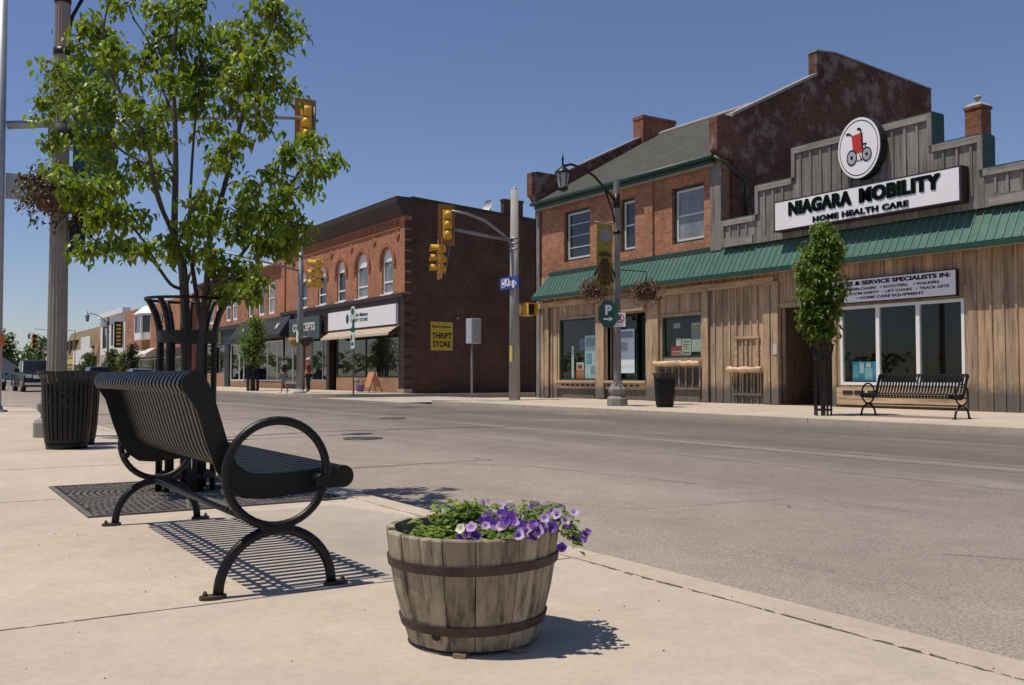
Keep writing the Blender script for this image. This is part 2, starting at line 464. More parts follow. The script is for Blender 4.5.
# rounded corner at King Street
poly = [(-24.2, -40), (-24.2, KY-.19), (-28.2, KY-.19)] + roundcorner(-28.2, KY-.19-3, 3, PI/2, PI, 10) + [(-31.2, -40)]
mb.prismz(poly, -.2, 0.0)
walk = struct(mb.build('near_sidewalk', M_WALK))
mb = MB()
xk = [-28.2, -24, -20, -16.5, -12.2, -9.1, -7.25, -3.62, .2, 3.8, 8, 60]
for a, b in zip(xk[:-1], xk[1:]):
    mb.bbox(a+.004, b-.004, KY-.182, KY, -.2, .0+rj.uniform(-.002, .002), .012)
a = roundcorner(-28.2, KY-3, 3, PI/2, PI, 10); b = roundcorner(-28.2, KY-3, 2.818, PI/2, PI, 10)
mb.prismz(a+b[::-1], -.2, .0)
mb.box(-31.2, -31.018, -40, KY-3, -.2, .0)
struct(mb.build('near_kerb', M_KERB))
struct(MB().quad((-31, -40, -.03), (60, -40, -.03), (60, KY-.02, -.03), (-31, KY-.02, -.03)).build('joint_bed', M_JOINT))
mb = MB(); mb.prismz([(-5.9, 1.66), (-3.66, 1.70), (-3.66, 2.60), (-5.2, 2.58), (-5.9, 2.4)], .0005, .004)
struct(mb.build('pavement_patch', M_PATCH))
def dirtline(p0, p1, w, seed, z=.0012, wander=.006, gapp=.12):
    r_ = random.Random(seed); n = int((Vector(p1)-Vector(p0)).length/.03); d = (Vector(p1)-Vector(p0)).normalized(); nn = Vector((-d.y, d.x))
    mb = MB(); prev = None; off = 0; ww = w
    for i in range(n+1):
        off = off*.9+r_.uniform(-1, 1)*wander*.35; ww = max(.0012, ww*.7+.3*w*r_.uniform(.1, 2.0))
        q = Vector(p0)+d*(i*.03)+nn*off
        cur = (q-nn*ww*.5, q+nn*ww*.5)
        if prev and r_.random() > gapp: mb.add([(prev[0].x, prev[0].y, z), (cur[0].x, cur[0].y, z), (cur[1].x, cur[1].y, z), (prev[1].x, prev[1].y, z)], [(0, 1, 2, 3)])
        prev = cur
    return mb
mb = MB()
for k, (p0, p1, w) in enumerate([((-3.62, -3, 0), (-3.62, 2.64, 0), .010), ((-7.25, -3, 0), (-7.25, .92, 0), .010), ((-9.75, -2, 0), (-9.75, 2.64, 0), .010), ((-12.2, -2, 0), (-12.2, 2.64, 0), .012), ((-1.1, -1, 0), (-1.1, 2.64, 0), .010), ((-24, 2.652, 0), (6, 2.652, 0), .009)]):
    s_ = dirtline(p0[:2], p1[:2], w, 40+k); mb.add(s_.v, s_.f)
s_ = dirtline((-3.5, 2.655), (6, 2.65), .011, 60, .0016, .020, .45); mb.add(s_.v, s_.f)
struct(mb.build('joint_dirt', plain('joint_soil', (.10, .078, .056), .95, 0, .4, 30)))
M_STAIN = concrete_mat('rust_stained_concrete', (.42, .315, .20), False)
mb = MB(); rs = random.Random(17)
for i in range(120):
    f = rs.random(); x, y = -4.65+2.3*f+rs.gauss(0, .035), .02+.10*math.sin(f*5)+.10*f+rs.gauss(0, .028); r_ = rs.uniform(.004, .016); n = 7
    mb.add([(x+r_*rs.uniform(.5, 1.2)*math.cos(2*PI*j/n), y+r_*rs.uniform(.5, 1.2)*math.sin(2*PI*j/n), .0013) for j in range(n)], [tuple(range(n))])
o = mb.build('stain_specks', M_STAIN); o['kind'] = 'structure'
# far side of the crossing, camera side
mb = MB(); mb.prismz([(-200, -40), (-40.6, -40), (-40.6, KY-3)] + roundcorner(-43.6, KY-3, 3, 0, PI/2, 8) + [(-200, KY)], -.2, .0)
struct(mb.build('west_sidewalk', M_WALK))

FY = 15.4                                                       # far kerb face
def fz(y): return .0 + .05*min(1, max(0, (y-FY)/5.1))
mb = MB(); slabs(mb, None, [-28.6, -26, -23.4, -20.8, -18.2, -15.6, -13, -10.4, -7.8, -5.2, -2.6, 0, 40], [FY+.2, 18, 20.45], -.3, fz, .012)
poly = [(-28.6, FY+.2), (-28.6, 20.45), (-31.2, 20.45), (-31.2, FY+2.8)] + roundcorner(-28.6, FY+2.8, 2.6, PI, PI*1.5, 8)
mb.prismz(poly, -.3, .02)
mb.prism([(-31.2, 20.45), (-30.15, 20.45), (-30.15, 60), (-31.2, 60)], lambda p: (p[0], p[1], -2.2), lambda p: (p[0], p[1], .02+fall(p[1])))
struct(mb.build('far_sidewalk', M_WALK))
mb = MB()
for i in range(12):
    a = -28.6+i*5.2; mb.bbox(a+.005, a+5.195, FY, FY+.19, -.3, .003, .012)
a = roundcorner(-28.6, FY+2.8, 2.8, PI, PI*1.5, 8); b = roundcorner(-28.6, FY+2.8, 2.6, PI, PI*1.5, 8)
mb.prismz(a+b[::-1], -.3, .024)
mb.box(-31.4, -31.2, FY+2.8, 60, -2.2, .0)
struct(mb.build('far_kerb', M_KERB))
mb = MB(); slabs(mb, None, [-200]+[-90+i*2.6 for i in range(19)]+[-43.4], [FY+.2, 18, 20.45], -.3, fz, .012)
poly = [(-43.4, FY+.2)] + roundcorner(-43.4, FY+2.8, 2.6, -PI/2, 0, 8) + [(-40.8, 20.45), (-43.4, 20.45)]
mb.prismz(poly, -.3, .02)
mb.prism([(-41.75, 20.45), (-40.8, 20.45), (-40.8, 60), (-41.75, 60)], lambda p: (p[0], p[1], -2.2), lambda p: (p[0], p[1], .02+fall(p[1])))
struct(mb.build('thrift_sidewalk', M_WALK))
mb = MB(); mb.bbox(-200, -43.4, FY, FY+.19, -.3, .003, .012)
a = roundcorner(-43.4, FY+2.8, 2.8, -PI/2, 0, 8); b = roundcorner(-43.4, FY+2.8, 2.6, -PI/2, 0, 8)
mb.prismz(a+b[::-1], -.3, .024); mb.box(-40.8, -40.6, FY+2.8, 60, -2.2, .0)
struct(mb.build('thrift_kerb', M_KERB))

# worn paint and patched seams on the road
t = NT('worn_road_paint'); p = t.coord('World')
f = t.ramp(t.noise(p, 6, 6, .75), [(.42, (0, 0, 0)), (.6, (1, 1, 1))])
t.color((t.ramp(t.noise(p, 20, 3), [(.3, (.42, .40, .37)), (.7, (.55, .53, .49))])))
tr = t.new('ShaderNodeBsdfTransparent'); mx = t.new('ShaderNodeMixShader')
t.link(t.math('MULTIPLY', f, .75), mx.inputs[0]); t.link(tr.outputs[0], mx.inputs[1]); t.link(t.b.outputs[0], mx.inputs[2]); t.link(mx.outputs[0], t.n['Material Output'].inputs['Surface'])
M_WORN = t.m
def onroad(mb, pts, dz=.006): return mb.add([(x, y, crown(x, y)+dz) for x, y in pts], [tuple(range(len(pts)))])
def roadstrip(mb, x0, x1, y0, y1, dz=.006):
    n = max(1, int((x1-x0)/1.0)); ys = [y0+(y1-y0)*k/6 for k in range(7)] if y1-y0 > 1 else [y0, y1]
    for i in range(n):
        for c, d in zip(ys[:-1], ys[1:]):
            a, b = x0+(x1-x0)*i/n, x0+(x1-x0)*(i+1)/n
            mb.add([(a, c, crown(a, c)+dz), (b, c, crown(b, c)+dz), (b, d, crown(b, d)+dz), (a, d, crown(a, d)+dz)], [(0, 1, 2, 3)])
mb = MB(); roadstrip(mb, -27.2, -26.75, 9.6, 15.2, .012); roadstrip(mb, -28.9, -28.75, 4, 15.2, .012); roadstrip(mb, -31.2, -31.05, 4, 15.2, .012)
struct(mb.build('stop_line', M_WORN))
t = NT('centre_dust'); p = t.coord('World', (.25, 1, 1))
f = t.ramp(t.noise(p, 1.3, 5, .7), [(.35, (0, 0, 0)), (.7, (.6,)*3)])
t.color(t.ramp(t.noise(p, 8, 3), [(.3, (.27, .24, .2)), (.7, (.36, .32, .27))]))
tr = t.new('ShaderNodeBsdfTransparent'); mx = t.new('ShaderNodeMixShader')
t.link(f, mx.inputs[0]); t.link(tr.outputs[0], mx.inputs[1]); t.link(t.b.outputs[0], mx.inputs[2]); t.link(mx.outputs[0], t.n['Material Output'].inputs['Surface'])
M_DUST = t.m
mb = MB(); roadstrip(mb, -26, 40, 8.72, 8.98, .008); roadstrip(mb, -26, 40, 9.2, 9.36, .008)
struct(mb.build('centre_line', M_DUST))
M_TAR = plain('tar_seal', (.045, .04, .038), .7, 0, .4, 9)
rt = random.Random(8)
def seam(pts, w=.025):
    mb = MB(); L = []
    for (a, b) in zip(pts[:-1], pts[1:]):
        n = max(2, int(math.hypot(b[0]-a[0], b[1]-a[1])/.35))
        for i in range(n): L.append((a[0]+(b[0]-a[0])*i/n+rt.uniform(-.03, .03), a[1]+(b[1]-a[1])*i/n+rt.uniform(-.03, .03)))
    L.append(pts[-1])
    vs = []
    for i, q in enumerate(L):
        d = Vector((L[min(i+1, len(L)-1)][0]-L[max(i-1, 0)][0], L[min(i+1, len(L)-1)][1]-L[max(i-1, 0)][1])).normalized()
        ww = w*rt.uniform(.5, 1.3)
        for sgn in (-1, 1): x, y = q[0]-d.y*ww*sgn, q[1]+d.x*ww*sgn; vs.append((x, y, crown(x, y)+.005))
    mb.add(vs, [(2*i, 2*i+1, 2*i+3, 2*i+2) for i in range(len(L)-1)])
    return mb
mb = MB()
for pts, w in (([(-14.6, 2.9), (-14.9, 6), (-14.2, 9.5)], .03), ([(-20.4, 2.9), (-20.1, 9), (-20.6, 15)], .035), ([(-9.2, 2.9), (-9.0, 5.5)], .012)):
    s_ = seam(pts, w); mb.add(s_.v, s_.f)
struct(mb.build('tar_seam', M_TAR))
mb = MB()
for pts, w in (([(-12.5, 3.1), (-11.2, 4.0), (-9.6, 4.3), (-8.2, 5.4), (-6.0, 5.7)], .005), ([(-6.6, 2.95), (-6.1, 3.9), (-5.2, 4.4), (-4.9, 5.6)], .004), ([(-3.0, 4.6), (-1.9, 5.3), (-.4, 5.4), (1.2, 6.2)], .004), ([(-17, 6.9), (-14.5, 7.3), (-11, 7.1), (-8, 7.5), (-4, 7.4)], .006), ([(-22, 11.5), (-17, 11.8), (-12, 11.6)], .008)):
    s_ = seam(pts, w); mb.add(s_.v, s_.f)
struct(mb.build('road_crack', plain('crack_grey', (.115, .10, .09), .95, 0, .3, 30)))  # fine wandering cracks drawn as darker strips on the asphalt
mb = MB()
for k in range(26):
    x, y = rt.uniform(-22, 2), rt.uniform(3.4, 12); r = rt.uniform(.008, .03); n = 9
    onroad(mb, [(x+r*rt.uniform(.6, 1.1)*1.3*math.cos(2*PI*i/n), y+r*rt.uniform(.5, 1)*math.sin(2*PI*i/n)) for i in range(n)], .007)
o = mb.build('tar_spots', plain('old_tar', (.11, .098, .09), .8, 0, .3, 9)); o['kind'] = 'structure'
M_IRON = plain('cast_iron', (.055, .05, .047), .6, .3, .3, 12)
mh = None
for (x, y), lab in (((-12.97, 5.69), 'round iron manhole cover in the road nearest the bench'), ((-18.35, 8.73), 'smaller round iron manhole cover farther across the road')):
    mb = MB(); z = crown(x, y)
    mb.lathe([(.0, .007), (.22, .007), (.223, .003), (.235, .003), (.24, .009), (.285, .009), (.29, .0)], 28, (x, y, z+.003))
    tag(mb.build('manhole_cover', M_IRON), lab, 'manhole cover', 'manhole covers in the road')

# ------------------------------------------------------------------ shop building with wooden front (brick half + false-front half)
M_BRICK = brick('red_brick', (.46, .195, .105), (.33, .135, .075), (.38, .28, .21), .35)
M_BRICKOLD = brick('weathered_brick', (.19, .075, .05), (.13, .055, .04), (.16, .12, .10), .4, ((.42, .37, .33), 1.5, .51, .38))
M_BRICKCH = brick('chimney_brick', (.30, .115, .06), (.22, .085, .05), (.25, .18, .13), .3)
M_ROOF = None
t = NT('grey_green_shingles'); pos = t.new('ShaderNodeNewGeometry').outputs['Position']
bt = t.new('ShaderNodeTexBrick'); mp = t.new('ShaderNodeMapping'); mp.inputs['Scale'].default_value = (1, 1, 1)
t.link(pos, mp.inputs['Vector']); t.link(mp.outputs[0], bt.inputs['Vector'])
bt.inputs['Color1'].default_value = (.066, .065, .052, 1); bt.inputs['Color2'].default_value = (.052, .050, .042, 1); bt.inputs['Mortar'].default_value = (.03, .03, .027, 1)
bt.inputs['Scale'].default_value = 1; bt.inputs['Brick Width'].default_value = .32; bt.inputs['Row Height'].default_value = .14; bt.inputs['Mortar Size'].default_value = .008
nz = t.noise(pos, 1.2, 6, .65)
t.color(t.mix(1.0, bt.outputs['Color'], t.ramp(nz, [(.3, (.8,)*3), (.7, (1.2,)*3)]), 'MULTIPLY')); t.b.inputs['Roughness'].default_value = .95
M_ROOF = t.m
M_BARN = wood('barn_boards', (.54, .37, .225), (.32, .24, .165), 'z', .40, .88, ((.10, .092, .083), .42))
M_BARNX = wood('barn_rails', (.54, .38, .23), (.44, .32, .2), 'x', .32, .85)
M_GREY = wood('grey_boards', (.27, .248, .226), (.18, .166, .153), 'z', .35, .9, None, True)
M_GREYX = wood('grey_rails', (.30, .277, .254), (.24, .22, .20), 'x', .35, .9)
M_LEDGE = wood('split_log', (.62, .45, .28), (.55, .39, .25), 'x', .35, .85, None, True)
t = NT('green_roof_metal'); nz = t.noise(t.coord('World', (1, 1, .3)), 2.5, 5, .7); isl = t.island()
c = t.ramp(nz, [(.3, (.05, .13, .092)), (.7, (.088, .18, .135))])
t.color(t.mix(1.0, c, t.ramp(isl, [(0, (.85,)*3), (1, (1.15,)*3)]), 'MULTIPLY')); t.b.inputs['Roughness'].default_value = .38; t.b.inputs['Metallic'].default_value = .15
M_GREENMETAL = t.m
M_TRIMW = plain('white_window_paint', (.62, .60, .57), .5, 0, .08)
M_PANE_SKY = pane('pane_blind', (.20, .21, .215), .08)
M_PANE_DARK = pane('pane_dark', (.02, .022, .025), .05)
M_FLASH = plain('pale_flashing', (.29, .26, .23), .6, 0, .15)

def sash_window(parent, u0, u1, z0, z1, y, trim=M_TRIMW, glassm=M_PANE_DARK, fw=.07, rail=True, surround=None, bars=0, axis='x', side=1):
    """double-hung window: frame, meeting rail, pane; axis 'y' puts it in a wall of constant X"""
    def bx(mb, a, b, c, d, ya, yb):
        if axis == 'x': mb.box(a, b, ya, yb, c, d)
        else: mb.box(min(ya, yb), max(ya, yb), a, b, c, d)
    f = MB(); d = .09*side
    bx(f, u0, u0+fw, z0, z1, y, y+d); bx(f, u1-fw, u1, z0, z1, y, y+d)
    bx(f, u0+fw, u1-fw, z1-fw, z1, y, y+d); bx(f, u0+fw, u1-fw, z0, z0+fw, y, y+d)
    if rail: bx(f, u0+fw, u1-fw, (z0+z1)/2-.03, (z0+z1)/2+.03, y+.01*side, y+.08*side)
    for k in range(bars):
        zz = z0+(z1-z0)*(k+1)/(bars+1); bx(f, u0+fw, u1-fw, zz-.014, zz+.014, y+.03*side, y+.07*side)
    fo = f.build('window', trim, parent)
    p = MB(); bx(p, u0+fw*.6, u1-fw*.6, z0+fw*.6, z1-fw*.6, y+.05*side, y+.062*side)
    p.build('pane', glassm, fo)
    if surround:
        s_ = MB(); w = .085
        bx(s_, u0-w, u0, z0-w, z1+w, y-.03*side, y+.06*side); bx(s_, u1, u1+w, z0-w, z1+w, y-.03*side, y+.06*side)
        bx(s_, u0, u1, z1, z1+w, y-.03*side, y+.06*side); bx(s_, u0, u1, z0-w, z0, y-.05*side, y+.06*side)
        s_.build('surround', surround, fo)
    return fo

B = thing('storefront_building', 'brick and weathered board shop building with green metal awning and stepped false front', 'building', (-20, 20.5, 0))
X0, X1, XM = -30.1, -9.0, -20.25
WY = 20.5
# brick upper storey, front wall
H = [(-28.5, -26.92, 5.06, 6.92), (-25.23, -24.44, 5.06, 6.86), (-22.62, -21.18, 5.02, 6.8)]
mb = MB(); mb.wall(X0, XM-.14, 4.3, 7.35, H, WY, WY+.3)
mb.box(-23.88, -23.48, WY-.07, WY-.002, 4.3, 7.2); mb.box(X0, XM-.14, WY-.05, WY-.003, 7.2, 7.36)
mb.build('brick_wall', M_BRICK, B)
w1 = sash_window(B, -28.42, -27.0, 5.14, 6.84, WY+.14, glassm=M_PANE_DARK, bars=3, rail=False, surround=M_GREENTRIM)
w2 = sash_window(B, -25.15, -24.52, 5.14, 6.78, WY+.14, glassm=M_PANE_DARK, surround=M_GREENTRIM)
w3 = sash_window(B, -22.54, -21.26, 5.1, 6.72, WY+.14, glassm=M_PANE_SKY, surround=M_GREENTRIM)
# wooden corner posts beside the brick
mb = MB(); mb.box(X0-.16, X0+.12, WY-.1, WY-.055, 0.06, 7.3); mb.box(X0-.16, X0-.1, WY-.1, WY+.4, 0.06, 7.3); mb.build('corner_board', M_GREY, B)
mb = MB(); mb.box(XM-.55, XM-.1, WY-.12, WY-.055, 4.6, 7.25); mb.build('corner_board', M_GREY, B)
# gable end walls
lg = [(20.45, -1.5), (20.45, 7.4), (20.12, 7.75), (20.12, 8.66), (20.35, 8.72), (21.5, 8.68), (26.9, 11.35), (33, 8.4), (33, -1.5)]
mb = MB(); mb.prismx([(20.84, -1.5), (20.84, 7.3), (20.5, 7.36), (20.2, 7.75), (20.12, 7.8), (20.12, 8.66), (20.4, 8.72), (21.5, 8.7), (26.9, 11.35), (33, 8.4), (33, -1.5)], X0-.33, X0-.002)
mb.build('gable_wall', M_BRICKOLD, B)
rgp = [(20.84, 0), (20.84, 7.3), (20.5, 7.36), (20.2, 7.55), (20.15, 7.6), (20.15, 8.55), (20.4, 8.66), (20.8, 8.62), (24.6, 10.5), (24.6, 11.3), (25.5, 11.4), (30.7, 11.05), (30.7, 9.2), (33, 8.2), (33, 0)]
mb = MB(); mb.prismx(rgp, XM-.33, XM)
mb.build('gable_wall', M_BRICKOLD, B)
mb = MB(); mb.prismx([(20.78, 8.64), (24.59, 10.52), (24.59, 10.62), (20.78, 8.74)], XM-.36, XM+.04)
mb.prismx([(21.5, 8.72), (26.9, 11.37), (26.9, 11.45), (21.5, 8.8)], X0-.36, X0+.03)
mb.prismx([(24.58, 11.32), (25.5, 11.42), (30.72, 11.07), (30.72, 11.12), (25.5, 11.47), (24.58, 11.37)], XM-.35, XM+.02)
each(mb, 'coping', M_FLASH, B)
# roof slopes
mb = MB(); sl_ = (11.0-7.5)/(26.5-20.25)
mb.prismx([(20.22, 7.48), (26.5, 11.0), (33, 7.5), (33, 7.38), (26.5, 10.86), (20.22, 7.36)], X0, XM-.332)
mb.build('roof', M_ROOF, B)
mb = MB(); mb.prismx([(26.35, 10.935), (26.5, 11.03), (26.65, 10.94), (26.65, 10.99), (26.5, 11.09), (26.35, 10.99)], X0+.01, XM-.34); mb.build('ridge_cap', M_FLASH, B)
mb = MB(); mb.tube([(X0-.1, 20.16, 7.42), (XM-.2, 20.16, 7.40)], .075, 8); mb.box(X0, XM-.34, 20.24, 20.30, 7.24, 7.36); mb.build('gutter', M_GREENTRIM, B)
mb = MB(); mb.box(X0, XM-.34, 20.3, 20.44, 7.17, 7.25); mb.build('soffit_board', M_FLASH, B)
mb = MB(); mb.tube([(XM-.15, 20.14, 7.38), (XM+.06, 20.35, 7.2), (XM+.09, 21.2, 6.75), (XM+.09, 21.25, 5.6)], .05, 8); mb.build('downpipe', M_GREENTRIM, B)
ch = MB(); ch.box(X0-.5, X0+.12, 25.6, 27.4, 10.4, 11.55); ch.box(X0-.53, X0+.15, 25.57, 27.43, 11.55, 11.68)
ch.build('chimney', M_BRICKCH, B)
mb = MB(); cx_, cy_ = -15.2, 25.2; mb.box(cx_-.24, cx_+.24, cy_-.24, cy_+.24, 5, 8.3); mb.box(cx_-.27, cx_+.27, cy_-.27, cy_+.27, 8.3, 8.38)
c2 = mb.build('chimney', M_BRICKCH, B)
mb = MB(); mb.prism([(-1, -1), (1, -1), (1, 1), (-1, 1)], lambda p: (cx_+.27*p[0], cy_+.27*p[1], 8.381), lambda p: (cx_+.16*p[0], cy_+.16*p[1], 8.48))
mb.lathe([(.05, 8.48), (.05, 8.62), (.10, 8.63), (.10, 8.67), (.04, 8.72)], 10, (cx_, cy_, 0), close=True); mb.build('chimney_cap', M_CONCPOLE, c2)
# low flat roof behind false front, rear and far walls
mb = MB(); mb.box(XM+.01, X1, WY+.9, 33, 4.85, 5.0); mb.build('flat_roof', M_ROOF, B)
mb = MB(); mb.box(X0, X1, 33.01, 33.3, -1.5, 5.0); mb.box(X1, X1+.25, WY+.2, 33.3, -.1, 5); mb.box(X0+.01, XM-.34, 33.01, 33.3, 5.0, 7.4); mb.build('rear_wall', M_BRICKOLD, B)

# ground floor: board-and-batten wall with openings
O1 = (-28.72, -26.46, .70, 2.92); O2 = (-25.9, -23.78, .70, 2.95); O3 = (-23.05, -21.28, 1.42, 2.72); O4 = (-18.18, -16.42, .045, 2.74); O5 = (-16.2, -12.76, .62, 2.64)
OPEN = [O1, O2, O3, O4, O5]
mb = MB(); mb.wall(X0, X1, .0, 4.6, OPEN, WY-.02, WY+.16); mb.build('sheathing', M_BARN, B)
mb = MB(); rb = random.Random(2); u = X0+.02
while u < X1-.05:
    w = rb.uniform(.24, .34); u2 = min(u+w, X1)
    # split around openings
    segs = [(.02, 4.0)]
    for h in OPEN:
        if h[0]-.02 < (u+u2)/2 < h[1]+.02:
            ns = []
            for a, b in segs:
                if a < h[2]-.1: ns.append((a, h[2]-.1))
                if b > h[3]+.1: ns.append((h[3]+.1, b))
            segs = ns
    skip = any(h[0]-.04 < u < h[1]+.04 or h[0]-.04 < u2 < h[1]+.04 or (u < h[0] and u2 > h[1]) for h in OPEN)
    for a, b in segs:
        y = WY-.045-rb.uniform(0, .006)
        uu, uu2 = u+.006, u2-.006
        if a < 2.7 and skip:
            for h in OPEN:
                if u < h[0]-.09 < u2 and a < h[3]: uu2 = min(uu2, h[0]-.092)
                if u < h[1]+.09 < u2 and a < h[3]: uu = max(uu, h[1]+.092)
                if h[0]-.09 <= u and u2 <= h[1]+.09: pass
        if uu2-uu > .03: mb.box(uu, uu2, y, WY-.022, a, b)
        if not skip: mb.box(u2-.026, u2+.026, y-.036, y-.001, a, b)
    u = u2
mb.build('siding_boards', M_BARN, B)
# frames round openings
fr = MB()
for (a, b, c, d) in (O1, O2, O3):
    fr.box(a-.09, a, WY-.075, WY+.1, c-.09, d+.09); fr.box(b, b+.09, WY-.075, WY+.1, c-.09, d+.09); fr.box(a, b, WY-.075, WY+.1, d, d+.09)
a, b, c, d = O4; fr.box(a-.12, a, WY-.08, WY+.02, .05, d+.12); fr.box(b, b+.12, WY-.08, WY+.02, .05, d+.12); fr.box(a, b, WY-.08, WY+.02, d, d+.12)
each(fr, 'opening_frame', M_BARN, B)
mb = MB()
for a, b in ((-26.42, -25.94), (-23.75, -23.14)): mb.bbox(a, b, WY-.17, WY-.077, .06, 3.4, .02)
for a in (-29.6, -21.18, -18.75, -18.45): mb.bbox(a, a+.26, WY-.14, WY-.08, .06, 3.5, .02)
each(mb, 'timber_post', M_BARN, B)
mb = MB(); mb.box(X0+.05, -18.35, WY-.13, WY-.078, 3.42, 3.62); mb.box(-26, -23.7, WY-.3, WY-.14, 3.0, 3.42); mb.build('header_beam', M_BARNX, B)
mb = MB()
mb.box(-28.8, -26.44, WY-.12, WY-.05, .40, .62); mb.box(-25.9, -23.8, WY-.12, WY-.05, .40, .62); mb.box(-16.25, -12.7, WY-.13, WY-.05, .12, .56)
for a, b in ((-28.85, -26.4), (-25.92, -23.75)): mb.box(a, b, WY-.2, WY-.05, .62, .695)
each(mb, 'sill_board', M_BARNX, B)
mb = MB()
for u in [x*.3 for x in range(-95, -88)]: mb.box(u, u+.17, WY-.135, WY-.122, .50, .56)
for u in [x*.3 for x in range(-86, -80)]: mb.box(u, u+.17, WY-.135, WY-.122, .50, .56)
for u in (-16.05, -15.7, -15.3): mb.box(u, u+.3, WY-.145, WY-.132, .38, .48)
each(mb, 'vent_slot', M_BLACKFLAT, B)
# half-log ledges with barred niches under them
def ledge(u0, u1, z, zb):
    L = MB()
    n = 14; pts = [(u0+(u1-u0)*i/n, WY-.20+rb.uniform(-.02, .02), z+rb.uniform(-.012, .012)) for i in range(n+1)]
    L.tube(pts, [.085+rb.uniform(-.012, .012) for _ in pts], 9)
    lo = L.build('log_ledge', M_LEDGE, B)
    k = MB(); k.box(u0+.12, u1-.08, WY-.058, WY-.05, zb, z-.08); k.build('niche', M_INT, lo)
    k = MB(); nb = max(3, int((u1-u0)/.32))
    for i in range(nb+1):
        u = u0+.14+(u1-u0-.26)*i/nb; k.box(u-.022, u+.022, WY-.1, WY-.062, zb, z-.07)
    k.box(u0+.1, u1-.06, WY-.12, WY-.062, zb-.07, zb-.002)
    k.build('niche_bars', M_BARN, lo)
ledge(-23.3, -21.2, 1.24, .50); ledge(-20.05, -18.75, 1.03, .36)
k = MB(); k.box(-19.85, -19.77, WY-.11, WY-.075, 1.13, 1.92); k.box(-19.02, -18.94, WY-.11, WY-.075, 1.13, 1.92); k.box(-19.9, -18.9, WY-.12, WY-.075, 1.92, 2.0); k.box(-19.45, -19.38, WY-.1, WY-.075, 1.13, 1.92)
k.build('wall_frame', M_BARNX, B)
# shop windows
def shopglass(h, y, trim, bars=(), fw=.06):
    a, b, c, d = h
    f = MB(); f.box(a, a+fw, y, y+.08, c, d); f.box(b-fw, b, y, y+.08, c, d); f.box(a+fw, b-fw, y, y+.08, c, c+fw); f.box(a+fw, b-fw, y, y+.08, d-fw, d)
    for u in bars: f.box(u-.05, u+.05, y-.005, y+.085, c+fw, d-fw)
    fo = f.build('window', trim, B)
    MB().box(a+fw*.5, b-fw*.5, y+.035, y+.047, c+fw*.5, d-fw*.5).build('pane', M_GLASS, fo)
    return fo
shopglass(O1, WY-.01, M_GREENTRIM); shopglass(O3, WY-.01, M_GREENTRIM)
shopglass((-25.9, -24.72, .70, 2.95), WY+.3, M_GREENTRIM)
shopglass(O5, WY-.03, M_WHITE, (-15.07, -13.95), .075)
# interior shell
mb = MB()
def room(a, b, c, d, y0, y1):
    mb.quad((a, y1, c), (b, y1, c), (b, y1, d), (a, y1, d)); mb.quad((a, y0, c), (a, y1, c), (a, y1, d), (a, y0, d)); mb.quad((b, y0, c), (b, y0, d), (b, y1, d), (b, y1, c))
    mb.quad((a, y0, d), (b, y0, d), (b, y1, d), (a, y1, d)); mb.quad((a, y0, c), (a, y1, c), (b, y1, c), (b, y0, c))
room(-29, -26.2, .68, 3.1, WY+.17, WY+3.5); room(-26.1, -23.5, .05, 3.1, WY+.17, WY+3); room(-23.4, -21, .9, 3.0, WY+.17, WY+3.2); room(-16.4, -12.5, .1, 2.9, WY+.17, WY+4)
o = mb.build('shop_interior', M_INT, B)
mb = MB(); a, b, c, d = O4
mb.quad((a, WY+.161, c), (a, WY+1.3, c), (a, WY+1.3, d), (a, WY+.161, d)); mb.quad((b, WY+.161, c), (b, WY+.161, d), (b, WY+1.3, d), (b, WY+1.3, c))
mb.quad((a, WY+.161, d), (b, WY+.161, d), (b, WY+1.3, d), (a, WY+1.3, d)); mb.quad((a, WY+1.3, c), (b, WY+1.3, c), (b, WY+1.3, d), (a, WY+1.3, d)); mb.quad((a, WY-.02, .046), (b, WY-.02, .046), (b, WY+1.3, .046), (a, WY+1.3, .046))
mb.build('entrance_recess', wood('shaded_recess_boards', (.15, .10, .06), (.11, .075, .05), 'z', .3, .85), B)  # shade of the deep doorway is put into the board colour
dr = MB(); dr.wall(-17.35, -16.45, .06, 2.3, [(-17.22, -16.58, .3, 2.15)], WY+1.2, WY+1.26); dr = dr.build('door', plain('dark_door', (.03, .035, .035), .5), B)
MB().box(-17.22, -16.58, WY+1.225, WY+1.235, .3, 2.15).build('pane', M_PANE_DARK, dr)
MB().tube([(-17.28, WY+1.17, .95), (-17.28, WY+1.17, 1.25)], .015, 6).build('handle', M_GALV, dr)
mb = MB(); mb.wall(-24.7, -23.8, .7, 2.9, [(-24.6, -23.9, .95, 2.8)], WY+.5, WY+.56); dr = mb.build('door', M_GREENTRIM, B)
MB().box(-24.6, -23.9, WY+.52, WY+.53, .95, 2.8).build('pane', M_PANE_DARK, dr)

# awning: steep metal skirt
AW0, AW1 = -29.9, X1
yt, yb_, zt, zb_ = WY-.06, WY-.5, 4.62, 3.84
mb = MB(); mb.prism([(AW0+.55, yt, zt), (AW1, yt, zt), (AW1, yb_, zb_), (AW0, yb_, zb_)], lambda p: p, lambda p: (p[0], p[1]+.02, p[2]-.035))
aw = mb.build('awning', M_GREENMETAL, B)
mb = MB(); u = AW0+.1; rib = random.Random(4)
while u < AW1:
    du = .55*max(0, 1-(u-AW0)/.55)
    ztop = zt if u > AW0+.55 else zb_+(zt-zb_)*(u-AW0)/.55
    ytop = yb_+(yt-yb_)*(ztop-zb_)/(zt-zb_)
    mb.prism([(-.013, 0), (.013, 0), (.008, .03), (-.008, .03)], lambda p: (u+p[0], yb_-p[1]*.8, zb_+p[1]*.6), lambda p: (u+p[0], ytop-p[1]*.8, ztop+p[1]*.6))
    u += .205
